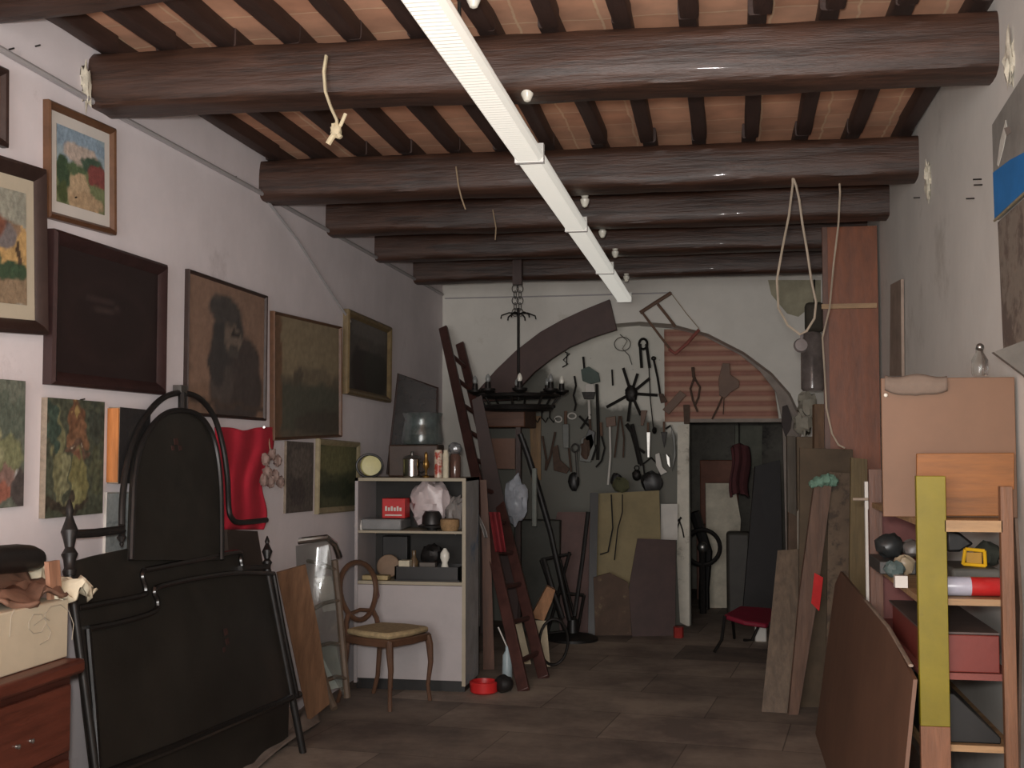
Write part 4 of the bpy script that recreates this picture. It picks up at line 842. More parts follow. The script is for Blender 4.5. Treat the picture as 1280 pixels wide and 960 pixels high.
tool('pale_roller', 'pale roller handle hanging near the pump, with a white collar', 'roller', [('collar', 't', [(736, 500), (737, 524)], WHITEP, .012), ('grip', 't', [(737, 524), (738, 540)], RUST, .012)])
tool('ring_pair', 'pair of small white rings hooked near the chandelier candle cups', 'rings', [('ring', 'r', [(698, 524)], WHITEP, (.03, .025, .007)), ('ring', 'r', [(715, 520)], WHITEP, (.035, .025, .007))])
tool('broad_chisel', 'broad chisel with wooden grip near the left of the niche wall', 'chisel', [('blade', 'p', [(703, 530), (711, 530), (711, 560), (704, 560)], mat('grey_iron', (84, 84, 80), .5)), ('grip', 't', [(707, 532), (707, 514)], RWD, .014)])
tool('dark_bellows', 'dark pointed bellows hanging below the candle cups', 'bellows', [('body', 'p', [(736, 536), (744, 540), (742, 556), (734, 572), (728, 556)], BLACKP)])
tool('leaf_shaped_pouch', 'dark leaf-shaped pouch hanging at the right foot of the arch', 'pouch', [('pouch', 'p', [(978, 508), (984, 506), (990, 522), (988, 536), (982, 546), (977, 530)], mat('dark_leather', (58, 48, 46), .7))], Y=YB+.26)
tool('small_shears', 'small dark shears hanging on the white doorway post', 'shears', [('blade', 't', [(851, 646), (848, 656), (844, 668)], None, .006), ('blade', 't', [(849, 650), (853, 662), (855, 672)], None, .006), ('grip', 't', [(846, 652), (852, 647)], None, .008)], Y=YN-.065)
tool('flat_iron_bars', 'two short flat iron bars crossing above the oval ladle', 'iron bars', [('bar', 't', [(724, 520), (738, 534)], None, .010), ('bar', 't', [(738, 518), (726, 536)], None, .010)])
tool('curved_hook_rack', 'iron rack of three curved hooks left of the white rings', 'hook rack', [('bar', 't', [(664, 508), (694, 508)], None, .012)]+[('hook', 't', [(x, 508), (x-1, 522), (x+4, 528), (x+7, 522)], None, .007) for x in (668, 678, 688)])
tool('grey_spanner', 'long grey spanner hanging just left of the mustard board top', 'spanner', [('shaft', 't', [(720, 566), (722, 596)], STEEL, .010), ('jaw', 'r', [(719, 560)], STEEL, (.03, .035, .009))])
tool('wooden_plane', 'small brown wooden block plane hanging under the spoked wheel, left side', 'plane', [('block', 'p', [(757, 522), (769, 520), (770, 532), (758, 534)], RWD)])
tool('small_trowel', 'small pointed trowel hanging left of the doorway post near the lintel', 'trowel', [('blade', 'p', [(826, 540), (834, 540), (830, 560)], None), ('grip', 't', [(830, 540), (830, 527)], RWD, .010)])
tool('thin_wire_ring', 'thin wire ring hanging high near the crown of the arch', 'wire ring', [('ring', 'r', [(778, 430)], STEEL, (.07, .06, .004))])
tool('bent_wire', 'bent thin wire hanging between the arch crown and the tongs', 'wire', [('wire', 't', [(775, 418), (784, 426), (778, 436), (786, 444), (790, 456)], STEEL, .004)])
tool('iron_rasp', 'flat grey rasp hanging right of the spiked iron', 'rasp', [('blade', 'p', [(808, 540), (813, 540), (812, 572), (809, 572)], STEEL), ('grip', 't', [(810, 540), (810, 528)], RWD, .010)])
tool('cobbler_last', 'dark shoe-shaped iron last on the grey wall by the pale tube', 'iron last', [('last', 'p', [(690, 560), (697, 556), (700, 575), (712, 586), (708, 592), (692, 588)], RUST)])
tool('chain_length', 'short hanging length of dark chain left of the green metal head', 'chain', [('chain_links', 't', [(718, 470), (720, 482), (717, 494), (720, 506), (718, 514)], None, .009)])
tool('small_bell', 'small dark bell hanging below the clamp', 'bell', [('bell_body', 'b', [(796, 594)], None, (.04, .045)), ('loop', 'r', [(796, 585)], None, (.02, .02, .005))])
# clutter on the floor left of the mustard board and in the store
t = thing('black_folding_frame', 'tangled black folding frame on the floor left of the mustard board', 'frame', PZ(700, 790, 0))
for pts in [[(676, 700), (706, 790)], [(712, 690), (684, 792)], [(676, 700), (714, 692)], [(684, 792), (722, 788)], [(722, 788), (700, 700)], [(690, 740), (730, 744)], [(730, 744), (722, 788)]]:
    P_ = [PD(x, y, 9.55) for x, y in pts]
    for p_ in P_: p_.z = max(p_.z, .015)
    M().tube(P_, .013).build('bar', IRON, t)
o = M().prism([PD(x, y, 9.9) for x, y in [(690, 638), (738, 634), (742, 664), (694, 668)]], V((0, .02, 0))).build('small_brown_box', mat('box_brown', (104, 72, 60), .7)); o.location.z = o.location.z; bpy.data.objects.remove(o)
t = thing('lathe_stand', 'dark narrow stand with round wheel inside the doorway', 'stand', PZ(884, 770, 0))
q_ = PD(878, 684, 11.0)
M().tube([q_+V((math.cos(a)*.16, 0, math.sin(a)*.16)) for a in [2*math.pi*k/24 for k in range(24)]], .02, closed=True).build('wheel', IRON, t)
M().tube([q_, V((q_.x, q_.y+.03, .0))], .03).build('stand_post', IRON, t)
M().ball(q_, .05, .04, .05).build('hub', STEEL, t)
o = M().obox(PD(896, 715, 11.6), X1, Y1, Z1, (-.12, .1), (-.1, .1), (-1, .1)).build('pale_carton', mat('pale_carton', (150, 146, 134), .8)); o.location.z = 0; 
bpy.data.objects.remove(o)
t = thing('brown_store_box', 'stack of brown boxes at the back of the store room behind the cream board', 'boxes', V((PD(895, 600, 12.2).x, PD(895, 600, 12.2).y, 0)))
q_ = PD(895, 585, 12.2)
M().box((q_.x-.2, q_.x+.24), (q_.y-.15, q_.y+.15), (0, .75)).build('lower_box', mat('box_brown', (104, 72, 60), .7), t, bev=.01)
M().box((q_.x-.16, q_.x+.22), (q_.y-.13, q_.y+.13), (.751, PD(895, 575, 12.2).z)).build('upper_box', mat('box_terracotta', (118, 76, 60), .7), t, bev=.01)
# left side of niche: shelf, stand
t = thing('bracket_shelf', 'brown wooden shelf below the chandelier beside the ladder', 'shelf', PY(630, 532, 9.7))
M().box((PY(596, 528, 9.7).x, PY(656, 528, 9.7).x), (9.7, YB+.2), (PY(620, 534, 9.7).z, PY(620, 510, 9.7).z)).build('shelf_box', BROWNX, t, bev=.01)
M().box((PY(600, 528, 9.7).x, PY(606, 528, 9.7).x), (9.72, 9.8), (0, PY(620, 534, 9.7).z)).build('support_post', DARKW, t)
M().box((PY(644, 528, 9.7).x, PY(650, 528, 9.7).x), (9.72, 9.79), (0, PY(620, 534, 9.7).z)).build('support_post', DARKW, t)
M().box((PY(606, 560, 9.75).x, PY(644, 560, 9.75).x), (9.74, 9.78), (PY(620, 586, 9.75).z, PY(620, 548, 9.75).z)).build('brown_panel', mat('tan_panel', (112, 80, 64), .6), t)
o = M().prism([PY(x, y, YN-.03) for x, y in [(662, 520), (676, 520), (676, 600), (664, 600)]], V((0, .025, 0))).build('ochre_plank', wood('ochre_wood', (128, 96, 56), 'z')); tag(o, 'ochre wooden plank fixed on the niche wall below the candle cups', 'plank')
# white plastic bag
o = M().ball(PD(644, 625, 9.2), .09, .07, .17, lump=.4, seg=22, fq=2.6, seed=2).build('white_plastic_bag', mat('bag_blueish', (160, 164, 172), .4, bump=.4, scale=12)); tag(o, 'white and blue plastic bag hanging behind the ladder', 'bag')
o = M().box((PD(628, 700, 9.4).x, PD(690, 700, 9.4).x), (9.82, 10.0), (.0, PD(650, 655, 9.4).z)).build('dark_chest', mat('dark_green_grey', (62, 62, 56), .7), bev=.01); tag(o, 'dark grey chest on the floor under the plastic bag', 'chest')
o = M().tube([PD(668, 600, 9.15), PD(668, 672, 9.15)], .02).build('glass_tube', mat('pale_tube', (120, 124, 118), .3)); tag(o, 'pale upright tube standing on the dark chest', 'tube')
o.location.z = PD(650, 655, 9.4).z; 
# black leaning stand
t = thing('black_metal_stand', 'black leaning metal stand with glossy curved rod and round foot', 'stand', PZ(716, 790, 0))
S = lambda x, y: PD(x, y, 9.35)
M().tube([S(650, 542), S(660, 570), (S(672, 610)), S(688, 665), S(700, 720), S(712, 775)], .022, seg=10).build('main_rod', BLACKP, t)
M().tube([S(655, 548), S(668, 585), S(684, 640), S(698, 700), S(706, 740)], .008, seg=8).build('shiny_rod', mat('gloss_black', (50, 50, 50), .12, .6), t)
M().tube([PD(680, 700, 9.1), PD(690, 735, 9.0), PD(703, 772, 9.0)], .02).build('brace', BLACKP, t)
M().tube([PD(735, 640, 9.3), PD(728, 700, 9.2), PD(718, 770, 9.1)], .016).build('brace', BLACKP, t)
f = PZ(716, 800, 0)
M().lathe(V((f.x, f.y, 0)), [(.2, 0), (.2, .02), (.16, .04), (.05, .06), (.04, .16), (.02, .18)], seg=28).build('round_foot', BLACKP, t)
# hoop
hc = PZ(692, 833, 0); hc.z = .17
o = M().tube([hc+V((math.cos(a)*.1, math.sin(a)*.05, math.sin(a)*.15)) for a in [2*math.pi*k/24 for k in range(24)]], .01, closed=True).build('metal_hoop', IRON); tag(o, 'thin dark metal hoop standing beside the pale boards', 'hoop')
slab('pale_board', 'pale upright board leaning at the ladder foot', 'board', [(662, 775, 8.45), (683, 776, 8.45), (688, 842, 8.3), (674, 845, 8.3)], mat('pale_board', (186, 172, 146), .7), .02, g=.12)
slab('tan_block', 'tan wooden block tilted on top of the pale board', 'wood block', [(663, 772, 8.4), (684, 733, 8.4), (694, 738, 8.4), (690, 752, 8.45), (680, 776, 8.45)], wood('tan_block', (158, 118, 88), 'z'), .08)
slab('cream_strip', 'cream strip of board between the ladder stiles', 'board', [(640, 782, 8.6), (652, 778, 8.6), (664, 842, 8.4), (656, 846, 8.4)], mat('pale_board', (186, 172, 146), .7), .02, g=.12)
p = PZ(634, 850, 0)
t = thing('spray_bottle', 'pale blue plastic bottle with thin nozzle at the ladder foot', 'bottle', p)
M().lathe(p, [(.03, 0), (.034, .02), (.03, .16), (.012, .19), (.012, .22)]).build('bottle_body', mat('pale_blue', (170, 186, 190), .4), t)
M().tube([p+V((0, 0, .21)), p+V((-.06, 0, .34))], .005).build('nozzle', WHITEP, t)
p = PZ(605, 866, 0); o = M().lathe(p, [(.07, 0), (.085, .01), (.09, .07), (.08, .075), (.075, .02)]).build('red_bowl', REDP); tag(o, 'red plastic bowl on the floor beside the cabinet', 'bowl')
p = PZ(630, 866, 0); o = M().ball(p+V((0, 0, .055)), .06, .06, .055, lump=.2).build('black_ball', BLACKP); tag(o, 'black rounded lump on the floor right of the red bowl', 'lump')
# ============================================================ STORE ROOM CONTENT
slab('cream_board', 'cream board standing inside the dark doorway', 'panel', [(882, 604, 11.4), (918, 604, 11.4), (926, 650, 11.4), (920, 735, 11.4), (884, 735, 11.4)], mat('cream_panel', (190, 182, 164), .7), .03, g=.12)
slab('black_door_leaf', 'black tall board leaning inside the doorway on the right', 'board', [(944, 583, 10.75), (975, 575, 10.75), (980, 780, 10.62), (928, 780, 10.62)], mat('black_board', (36, 32, 32), .6), .04, g=.12)
slab('grey_board', 'grey-white board high inside the doorway', 'panel', [(919, 532, 12.88), (953, 532, 12.88), (952, 585, 12.88), (919, 585, 12.88)], mat('grey_panel', (122, 122, 110), .8), .03)
t = thing('dark_red_coat', 'dark red coat hanging inside the doorway', 'coat', PD(925, 620, 11.0))
def co(u, v): return PD(913+22*u+2*math.sin(v*6), 560+62*v-6*math.sin(u*3.1), 11.0+.03*math.sin(u*14))
M().sheet(co, 14, 14, .02).build('coat_body', mat('maroon_cloth', (84, 44, 46), .9), t, fixn=False)
M().tube([PD(924, 556, 11.03), V((PD(924, 540, 11.03).x, PD(924, 540, 11.03).y, 2.4))], .006).build('coat_hanger', IRON, t)
o = M().obox(PD(922, 720, 11.0), X1, Y1, Z1, (-.1, .12), (-.1, .1), (-.45, .3)).build('old_machine', mat('dark_machine', (60, 56, 50), .6), bev=.03); tag(o, 'dark boxy machine standing in the doorway behind the red seat', 'machine')
o.location.z = 0
o = M().tube([PD(868, 640, 11.2), PD(884, 690, 11.2), PD(880, 735, 11.1), V((PD(880, 735, 11.1).x, PD(880, 735, 11.1).y, .03))], .05).build('dark_pipe', BLACKP); tag(o, 'dark curved pipe just inside the doorway on the left', 'pipe')
# red chair
f = PZ(900, 832, 0)
t = thing('red_seat_stool', 'folding stool with dark red seat standing in the doorway', 'stool', PZ(930, 825, 0))
sz_ = .42
c0 = PD(934, 768, 9.0)
M().prism([PD(x, y, d) for x, y, d in [(905, 768, 9.0), (925, 757, 9.3), (965, 760, 9.3), (966, 775, 9.0), (958, 780, 8.9), (930, 776, 8.9)]], V((0, 0, -.035))).build('seat', mat('crimson_vinyl', (124, 28, 48), .4), t, bev=.01)
for pts in [[(906, 770, 8.95), (902, 800, 8.9), (893, 832, 8.85)], [(962, 778, 8.95), (964, 800, 8.9), (962, 836, 8.75)], [(958, 762, 9.3), (940, 800, 9.35), (930, 812, 9.4)], [(915, 765, 9.3), (918, 800, 9.5)]]:
    P_ = [PD(*q) for q in pts]; P_[-1].z = .01
    M().tube(P_, .012).build('leg', IRON, t)
M().lathe(PD(886, 833, 8.8)*1.0, [(.02, -.01), (.035, 0), (.02, .01)], axis=V((.2, -1, 0))).build('caster_cap', POR, t)
o = M().obox(PD(950, 790, 9.4), X1, Y1, Z1, (-.04, .05), (-.03, .03), (-.09, .06)).build('white_canister', WHITEP, bev=.01); o.location.z = 0; tag(o, 'small white canister on the floor under the red seat', 'canister')
# ============================================================ RIGHT SIDE
TP = mat('tall_panel_wood', (118, 62, 28), .5, var=.3, scale=4, stretch=(3, 3, 1), bump=.2)
yp = 7.4
t = thing('tall_wood_panel', 'tall brown wooden panel reaching the third full beam at the right wall', 'panel', PY(1062, 700, yp))
xa, xb = PY(1029, 400, yp).x, PY(1098, 400, yp).x
M().box((xa, xb), (yp, yp+.03), (0, 2.84)).build('panel_sheet', TP, t)
M().box((xa-.01, xb-.01), (yp-.025, yp), (PY(1060, 386, yp).z, PY(1060, 380, yp).z)).build('cross_batten', PINEX, t)
M().box((xa-.0, xa+.03), (yp-.01, yp), (0, 2.84)).build('edge_strip', mat('edge_dark', (90, 56, 40), .5), t)
# looped cables from second beam
CAB = mat('beige_cable', (158, 144, 126), .6)
t = thing('cable_loop', 'beige cable loop hanging from the second full beam above a round switch', 'cable', PD(1003, 417, 5.9))
M().tube([PD(x, y, 5.85) for x, y in [(990, 192), (991, 230), (986, 270), (978, 310), (971, 350), (973, 385), (985, 407), (1000, 418), (1008, 414), (1018, 398), (1020, 378), (1014, 350), (1009, 315), (1003, 280), (999, 250), (995, 232), (990, 218)]], .006, seg=6).build('loop', CAB, t)
M().lathe(PD(1001, 432, 5.9), [(.002, -.02), (.03, -.018), (.036, 0), (.03, .018), (.002, .02)], axis=V((.1, -1, .1)), seg=24).build('round_switch', mat('grey_switch', (104, 96, 94), .5), t)
M().tube([PD(1003, 416, 5.9), PD(1002, 426, 5.9)], .008).build('switch_neck', mat('grey_switch', (104, 96, 94), .5), t)
o = M().tube([PD(x, y, d) for x, y, d in [(1047, 196, 5.85), (1050, 240, 5.9), (1048, 280, 6.0), (1042, 330, 6.1), (1037, 385, 6.2), (1028, 422, 6.3), (1031, 470, 6.3), (1033, 510, 6.3), (1040, 542, 6.3), (1048, 556, 6.3), (1056, 560, 6.3)]], .005, seg=6).build('long_cable', CAB); tag(o, 'long thin beige cable hanging in front of the tall wooden panel', 'cable')
# grey plaster patch high on end wall right
GPm = mat('bare_plaster', (158, 152, 130), .95, bump=.5)
o = M().prism([PY(x, y, YB-.004) for x, y in [(960, 350), (1026, 350), (1026, 380), (1008, 388), (998, 396), (984, 392), (974, 380), (964, 368)]], V((0, .003, 0))).build('bare_plaster_patch', GPm); tag(o, 'bare greenish plaster patch at the upper right of the end wall', 'plaster patch')
# hanging lantern / bottle
t = thing('glass_demijohn', 'dusty glass cylinder with dark contents hanging left of the tall panel', 'glass vessel', PD(1016, 490, 8.9))
M().lathe(PD(1016, 489, 8.9), [(.07, 0), (.085, .02), (.085, .34), (.07, .42), (.03, .47)], seg=24).build('vessel', mat('dusty_glass', (110, 100, 96), .15, var=.4, scale=6, coat=.6), t)
M().obox(PD(1018, 395, 8.9), X1, Y1, Z1, (-.07, .07), (-.05, .05), (-.12, .1)).build('dark_cap', mat('olive_dark', (62, 56, 46), .8), t, bev=.03)
M().tube([PD(1018, 385, 8.9), PD(1018, 350, 9.1)], .006).build('hanging_wire', IRON, t)
for i, (x, y) in enumerate([(1020, 403), (1027, 430)]): pass
# shelf of bric-a-brac left of tall panel (white crumpled paper and box)
o = M().ball(PD(1008, 506, 8.9), .07, .06, .09, lump=.6, seed=5, fq=4).build('crumpled_paper_bundle', mat('grey_paperb', (150, 144, 130), .8)); tag(o, 'crumpled grey paper bundle below the hanging glass cylinder', 'paper bundle')
o = M().ball(PD(1004, 529, 8.95), .07, .06, .09, lump=.6, seed=8, fq=4).build('crumpled_paper_bundle', mat('grey_paperb', (150, 144, 130), .8)); tag(o, 'lower crumpled paper bundle beside the tan box', 'paper bundle')
slab('tan_post', 'tan wooden post standing left of the tall panel', 'post', [(1018, 505, 8.4), (1030, 505, 8.4), (1031, 800, 8.2), (1018, 800, 8.2)], wood('tan_post', (112, 84, 60), 'z'), .06, g=.3)
bp_ = bpy.data.objects['tan_post']
# boards behind, lower: group of standing planks
PK = lambda n, c: wood(n, c, 'z')
slab('olive_brown_board', 'wide olive-brown board standing behind the leaning planks', 'board', [(1000, 560, 7.0), (1066, 562, 7.0), (1062, 880, 7.0), (998, 884, 7.0)], mat('olive_board', (84, 70, 54), .8, scale=5), .02, g=.1)
slab('patterned_board', 'brown flecked board right of the olive-brown board', 'board', [(1036, 590, 6.85), (1064, 592, 6.85), (1058, 860, 6.8), (1032, 888, 6.8)], mat('flecked', (98, 82, 66), .8, col2=(70, 58, 48), c2scale=14, c2pos=.55), .015, g=.3)
slab('khaki_plank', 'khaki narrow plank between the flecked board and the white upright', 'plank', [(1064, 572, 6.72), (1084, 574, 6.72), (1086, 780, 6.7), (1058, 780, 6.7)], PK('khaki', (104, 88, 58)), .02, g=.1)
slab('grey_brown_plank', 'weathered grey-brown plank leaning foremost in front of the doorway', 'plank', [(972, 688, 7.3), (1002, 686, 7.25), (1000, 730, 7.2), (984, 892, 6.84), (952, 888, 6.88)], PK('weathered', (98, 82, 66)), .025, g=.1)
slab('tall_leaning_plank', 'tall pinkish-brown plank with a green rag on its top', 'plank', [(1018, 606, 6.8), (1040, 604, 6.8), (1020, 760, 6.78), (998, 892, 6.8), (986, 892, 6.8), (1000, 740, 6.78)], PK('pinkbrown', (100, 76, 62)), .03, g=.1)
slab('narrow_grey_post', 'narrow grey-brown post at the right side of the doorway', 'post', [(984, 545, 9.3), (994, 545, 9.3), (996, 790, 9.2), (986, 800, 9.2)], PK('greybrown', (92, 82, 70)), .04, g=.3)
slab('pale_triangle_board', 'small pale triangular board behind the green-topped plank', 'board', [(1016, 614, 7.6), (1012, 690, 7.55), (1008, 852, 7.5), (1000, 852, 7.5), (998, 640, 7.6)], mat('pale_tri', (130, 122, 110), .7), .01, g=.2)
slab('brown_frame_piece', 'brown framed panel low behind the weathered plank', 'panel', [(986, 640, 8.2), (1004, 650, 8.2), (1002, 840, 8.0), (984, 840, 8.0)], mat('brownish', (88, 70, 56), .7), .02, g=.1)
m = M()
t = thing('green_rag', 'pale green rag draped over the top of the tall leaning plank', 'rag', PD(1028, 606, 6.8))
for i, (x, y, r) in enumerate([(1017, 605, .028), (1024, 602, .036), (1033, 600, .04), (1041, 602, .032), (1038, 598, .03)]): m.ball(PD(x, y, 6.8), r, r*.9, r*.8, lump=.5, seed=i)
m.build('rag_folds', mat('green_cloth', (108, 140, 122), .8), t)
tlp = bpy.data.objects['tall_leaning_plank']
rt = [PD(x, y, d) for x, y, d in [(1018, 716, 6.72), (1029, 722, 6.72), (1024, 764, 6.72), (1014, 754, 6.72)]]
M().prism(rt, V((0, .01, 0))).build('red_flag', REDP, tlp)
o = M().box((PD(996, 700, 8.95).x, PD(1017, 700, 8.95).x), (9.05, 9.22), (0, PD(1000, 546, 8.95).z)).build('carton_tower', mat('tower_card', (112, 96, 78), .85), bev=.006); tag(o, 'tall narrow grey-brown carton under the crumpled paper bundles', 'carton')
# big brown sheet leaning on the shelving
t = thing('brown_hardboard_sheet', 'large dark brown hardboard sheet leaning on the shelving at lower right', 'board', (.5, 5.5, 0))
BO = V((.57, 4, .87)); BN = V((.87, 0, -.11)).normalized()   # plane through top line and foot line X=.46
def bs(y, z): return V((.46+.11*z/.87, y, z))
SHM = mat('hardboard_brown', (110, 80, 62), .55, var=.2, scale=3)
M().prism([bs(3.8, .0), bs(3.86, .80), bs(4.5, .86), bs(6.3, .885), bs(6.5, .80), bs(6.62, 0)], V((.012, 0, 0))).build('sheet_body', SHM, t)
M().tube([bs(3.95, .822)+V((.004, 0, .004)), bs(4.5, .862)+V((.004, 0, .003)), bs(5.2, .87)+V((.004, 0, .003))], .008, flat=.6).build('pale_edge', mat('pale_edge', (152, 136, 120), .7), t)
# shelving unit ------------------------------------------------
yz = 3.88
ya = PY(1147, 700, yz).x; yb_ = PY(1184, 700, yz).x; ra_ = PY(1252, 700, yz).x; rb_ = PY(1268, 700, yz).x
ztop = PY(1165, 595, yz).z
zy = PY(1165, 908, yz).z
YEL = mat('yellow_paint', (122, 110, 16), .55, var=.12, scale=8, col2=(94, 80, 28), c2scale=9, c2pos=.68)
t = thing('wooden_shelving', 'rough wooden shelving with one yellow painted post along the right wall', 'shelving', ((ya+rb_)/2, 4.4, 0))
M().box((ya, yb_), (yz, yz+.03), (zy, ztop)).build('yellow_post', YEL, t, bev=.002)
M().box((ya, yb_), (yz, yz+.03), (0, zy-.0005)).build('bare_post_foot', wood('bare_pine', (126, 86, 62), 'z'), t, bev=.002)
M().box((ra_, rb_), (yz, yz+.03), (0, PY(1260, 608, yz).z)).build('post', wood('post_pine', (118, 82, 58), 'z'), t, bev=.002)
YE = 5.15
M().box((ya, ya+.05), (YE-.03, YE), (0, ztop)).build('post', BROWNW, t); M().box((rb_-.05, rb_), (YE-.03, YE), (0, ztop)).build('post', BROWNW, t)
SH = []
for y in (650, 749, 842, 932):
    z = PY(1215, y, yz+.03).z; SH.append(z)
for i, z in enumerate(SH):
    M().box((ya+.01, rb_-.002), (yz+.031, YE-.031), (z-.02, z)).build('shelf', mat('shelf_red_board', (120, 62, 54), .6) if i == 2 else PINEX, t)
M().box((yb_-.005, ra_+.005), (yz+.0, yz+.028), (SH[0]-.035, SH[0])).build('cross_rail', PINEX, t)
# back boards visible left of the yellow post
M().box((ya, rb_), (YE+.002, YE+.02), (.6, SH[0]-.03)).build('end_board', mat('end_board_red', (104, 58, 54), .7, col2=(90, 76, 70), c2scale=3), t)
# boards on top
bz = SH[0]
yk = 4.02
o = M().box((PY(1102, 550, yk+.05).x, XR-.012), (yk+.04, yk+.06), (bz+.0, PY(1200, 471, yk).z)).build('pink_board', mat('pinkish_board', (116, 85, 63), .6, var=.12, scale=3), bev=.002); tag(o, 'pinkish tan rectangular board standing on top of the shelving', 'board')
o = M().prism([PY(x, y, yk) for x, y in [(1146, 567), (1268, 566), (1268, 612), (1252, 612), (1252, 645), (1146, 645)]], V((0, .018, 0))).build('orange_plywood', wood('orange_ply', (134, 84, 38), 'x'), bev=.002); tag(o, 'orange plywood sheet standing in front of the pinkish board', 'board')
o.location.z = max(o.location.z, bz)
o = M().lathe(PY(1107, 494, yk+.03), [(.004, 0), (.006, .004), (.002, .008)], axis=-Y1).build('white_pin', POR); tag(o, 'small white pin at top left of the pinkish board', 'pin')
# grey cloth on top-left of board
def gc(u, v): return PY(1106+78*u, 470+26*v*(1-.35*abs(2*u-1))+2*math.sin(u*9), yk+.03-.012*math.sin(v*3))
o = M().sheet(gc, 20, 6, .004).build('brown_rag', mat('taupe_cloth', (120, 104, 92), .9), fixn=False); tag(o, 'taupe rag folded over the top edge of the pinkish board', 'rag')
# glass pegs
t = thing('glass_bottle', 'small clear bottle with white marks on top of the pinkish board', 'bottle', PY(1225, 470, yk+.05))
M().lathe(PY(1225, 469.5, yk+.05), [(.024, 0), (.026, .01), (.026, .05), (.012, .075), (.012, .09)], seg=18).build('glass_body', GLASS, t)
M().ball(PY(1225, 434, yk+.05), .013).build('stopper', STEEL, t)
# brown batten on right wall
o = M().prism([PX(x, y, XR-.02) for x, y in [(1113, 356), (1126, 349), (1127, 470), (1112, 470)]], V((.015, 0, 0))).build('batten', mat('taupe_batten', (150, 132, 118), .8)); tag(o, 'short taupe wooden batten fixed upright on the right wall', 'batten')
# wall marks
for i, (x, y, lb) in enumerate([(1227, 224, 'upper'), (1228, 231, 'lower'), (1150, 247, 'left'), (1218, 248, 'middle')]):
    p = PX(x, y, XR)
    o = M().tube([p, p+V((-.03, -.0, 0))], .003, seg=6).build('nail', IRON); tag(o, 'thin nail sticking out of the right wall, %s of the four near the blue poster' % lb, 'nail', 'nails in the right wall')
# posters on right wall
def rw(x, y, o=.0): return PX(x, y, XR-o)
t = thing('poster', 'white and blue poster on a thin board high on the right wall', 'poster', rw(1262, 258, .02))
M().prism([rw(x, y, .02) for x, y in [(1240, 156), (1300, 60), (1300, 222), (1243, 275)]], V((.015, 0, 0))).build('board', mat('poster_grey', (140, 138, 132), .6), t)
M().prism([rw(x, y, .0215) for x, y in [(1241, 216), (1262, 200), (1300, 180), (1300, 220), (1243, 273)]], V((.001, 0, 0))).build('blue_print', mat('poster_blue', (40, 118, 186), .5, var=.15), t)
M().prism([rw(x, y, .0215) for x, y in [(1246, 206), (1250, 176), (1257, 150), (1259, 160), (1254, 186), (1248, 208)]], V((.001, 0, 0))).build('white_streak', mat('poster_white', (220, 218, 208), .6), t)
M().prism([rw(x, y, .022) for x, y in [(1255, 160), (1262, 158), (1264, 166), (1258, 170)]], V((.001, 0, 0))).build('grey_spot', GP, t)
M().tube([rw(1243, 276, .022), rw(1300, 224, .022)], .004).build('lower_edge', FCR, t)
o = M().prism([rw(x, y, .04) for x, y in [(1247, 278), (1300, 230), (1300, 440), (1254, 436)]], V((.03, 0, 0))).build('stone_textured_panel', mat('stone_pattern', (128, 118, 106), .85, col2=(92, 80, 72), c2scale=6, c2pos=.5, bump=.5)); tag(o, 'mottled grey-brown panel on the right wall below the blue poster', 'panel')
o = M().prism([PD(x, y, 3.5) for x, y in [(1242, 440), (1300, 418), (1300, 500), (1282, 470)]], V((.0, .03, 0))).build('grey_bracket_board', mat('grey_slate', (96, 92, 86), .7)); tag(o, 'grey pointed board jutting in at the right edge', 'board')
o['label'] = 'grey pointed slate board jutting in at the right edge, under the mottled panel'
# things on shelves -------------------------------------------
def sh(x, y, Y): return PY(x, y, Y)
z1 = SH[1]
# spray can lying
c0 = V((PY(1186, 730, 3.98).x, 3.98, z1+.038)); 
t = thing('spray_can', 'white and red aerosol can lying on the second shelf', 'can', (c0.x+.1, 3.98, z1))
xe = PY(1247, 730, 3.98).x
M().lathe(V((c0.x-.05, 3.985, z1+.031)), [(.026, 0), (.030, .006), (.030, .115)], axis=X1, seg=24).build('white_body', mat('can_white', (176, 176, 190), .3), t)
M().lathe(V((c0.x+.065, 3.985, z1+.031)), [(.030, 0), (.030, .085), (.024, .095)], axis=X1, seg=24).build('red_body', mat('can_red', (176, 40, 40), .3), t)
M().lathe(V((c0.x+.16, 3.985, z1+.031)), [(.022, 0), (.02, .02), (.008, .024)], axis=X1, seg=20).build('cap', CHROME, t)
x0, x1 = PY(1186, 700, 4.15).x, PY(1248, 700, 4.15).x
o = M().box((x0, x1-.0), (4.1, 4.4), (z1+.001, z1+.075)).build('grey_tool_case', mat('tool_grey', (88, 86, 80), .6), bev=.01); tag(o, 'grey case on the second shelf behind the aerosol can', 'case')
q = PY(1219, 702, 4.14)
t = thing('tape_measure', 'yellow frame-like gadget lying on the grey case', 'gadget', (q.x, 4.16, z1+.076))
for (a, b_) in (((-.035, -.02), (.035, -.025)), ((.035, -.025), (.03, .025)), ((.03, .025), (-.03, .03)), ((-.03, .03), (-.035, -.02))):
    M().tube([V((q.x+a[0], 4.15-a[1]*.3, z1+.105+a[1])), V((q.x+b_[0], 4.15-b_[1]*.3, z1+.105+b_[1]))], .006).build('yellow_frame', mat('yellow_plastic', (220, 170, 30), .4), t)
M().obox(V((q.x, 4.16, z1+.105)), X1, Y1, Z1, (-.024, .024), (-.004, .004), (-.018, .018)).build('centre_plate', mat('amber_plastic', (176, 130, 30), .4), t)
o = M().ball((PY(1236, 700, 4.25).x, 4.27, z1+.11), .045, .05, .038, lump=.4, seed=3).build('dark_rag', mat('dark_green_rag', (52, 54, 46), .9)); tag(o, 'dark green rag on the right end of the grey case', 'rag')
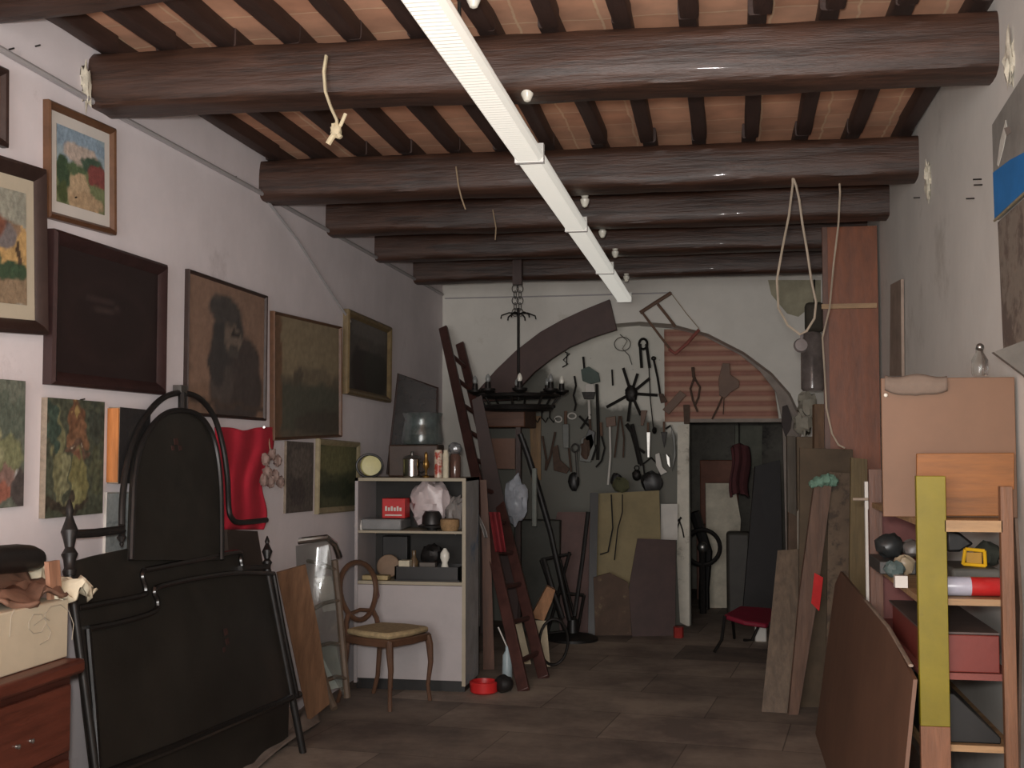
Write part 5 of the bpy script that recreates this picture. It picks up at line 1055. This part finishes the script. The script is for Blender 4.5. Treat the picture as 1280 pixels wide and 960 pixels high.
o = M().prism([PY(x, y, 4.3) for x, y in [(1184, 662), (1200, 666), (1218, 680), (1200, 690), (1184, 690)]], V((0, .1, 0))).build('black_hand_tool', BLACKP, bev=.008); tag(o, 'black pointed tool above the grey case on the second shelf', 'tool')
# left part (seen left of yellow post)
for i, (x, y, r, c, nm_, lb) in enumerate([(1112, 672, .045, (40, 42, 42), 'black_power_tool', 'black power tool on the second shelf left of the yellow post'), (1130, 688, .035, (170, 154, 128), 'cream_ball', 'cream rounded lump on the second shelf left of the yellow post'), (1118, 700, .03, (84, 98, 96), 'grey_green_jar', 'grey-green jar on the second shelf behind the white carton'), (1140, 672, .035, (90, 84, 80), 'grey_fitting', 'grey metal fitting just left of the yellow post')]):
    p = PY(x, y, 4.75-.12*(i % 3)); p.z = z1+r*1.0+.001+(.05 if i in (0, 3) else 0)
    o = M().ball(p, r*1.2, r, r, lump=.35, seed=i+20).build(nm_, mat(nm_, c, .4)); tag(o, lb, lb.split(' on ')[0].split(' just ')[0].split()[-1])
o = M().box((PY(1100, 690, 4.6).x+.0, PY(1146, 690, 4.6).x), (4.62, 4.95), (z1+.001, z1+.048)).build('scrap_metal_tray', mat('tray_grey', (76, 74, 72), .5, .4), bev=.004); tag(o, 'dark shallow metal tray under the tools, left of the yellow post', 'tray')
p = PY(1130, 724, 4.05); 
o = M().obox(V((p.x+.02, 4.2, z1)), X1, Y1, Z1, (-.03, .01), (-.02, .02), (.001, .04)).build('white_carton', WHITEP); tag(o, 'tiny white carton at the front of the second shelf', 'carton')
# red box / drawer on third shelf
z2 = SH[2]
t = thing('red_metal_box', 'red metal box on the third shelf right of the yellow post', 'box', ((ya+ra_)/2, 4.05, z2))
M().box((ya+.03, ra_-.003), (yz+.04, 4.7), (z2+.001, z2+.115)).build('box_body', mat('red_enamel', (112, 46, 38), .5, var=.12), t, bev=.003)
M().box((ya+.02, ra_), (yz+.05, 4.72), (z2+.116, z2+.122)).build('lid', mat('dark_lid', (84, 72, 68), .6), t)
z3 = SH[3]
o = M().prism([V((ya+.02, yz+.06, z3)), V((ra_, yz+.06, z3)), V((ra_, yz+.06, z3+.02)), V((ya+.11, yz+.06, z3+.15)), V((ya+.02, yz+.06, z3+.15))], V((0, .6, 0))).build('slanted_black_case', mat('case_black', (24, 24, 23), .5), bev=.004); tag(o, 'black wedge-shaped case on the lowest visible shelf', 'case')
o = M().box((ya-.02, ya+.16), (4.3, 4.9), (z3+.152, z3+.2)).build('dark_folder', mat('navy_dark', (40, 40, 48), .5)); tag(o, 'dark folder lying on the black wedge-shaped case', 'folder')
# white upright with brackets
t = thing('white_bracket_rail', 'white bracket rail standing left of the pinkish board', 'rail', PD(1090, 780, 5.5))
x_, y_ = .655, 5.4
xx = PY(1086, 650, 5.4).x
M().box((xx-.016, xx+.02), (5.39, 5.42), (0, PY(1086, 602, 5.4).z)).build('upright', WHITEP, t)
for y in (676, 736, 768): z = PY(1086, y, 5.4).z; M().prism([V((xx, 5.38, z)), V((xx+.07, 5.38, z-.03)), V((xx+.07, 5.38, z-.05)), V((xx, 5.38, z-.04))], V((0, .015, 0))).build('bracket', WHITEP, t)
M().tube([PY(1066, 624, 5.38), PY(1096, 624, 5.38)], .006).build('cross_rod', mat('pale_edge', (152, 136, 120), .7), t)
# dark plank on wall right of post (brown strip lower right)
o = M().prism([PX(x, y, XR-.01) for x, y in [(1256, 700), (1268, 640), (1275, 760), (1272, 960), (1256, 960)]], V((.009, 0, 0))).build('brown_wall_strip', mat('strip_brown', (112, 92, 78), .7)); tag(o, 'brown strip of wood on the right wall behind the shelving post', 'strip')
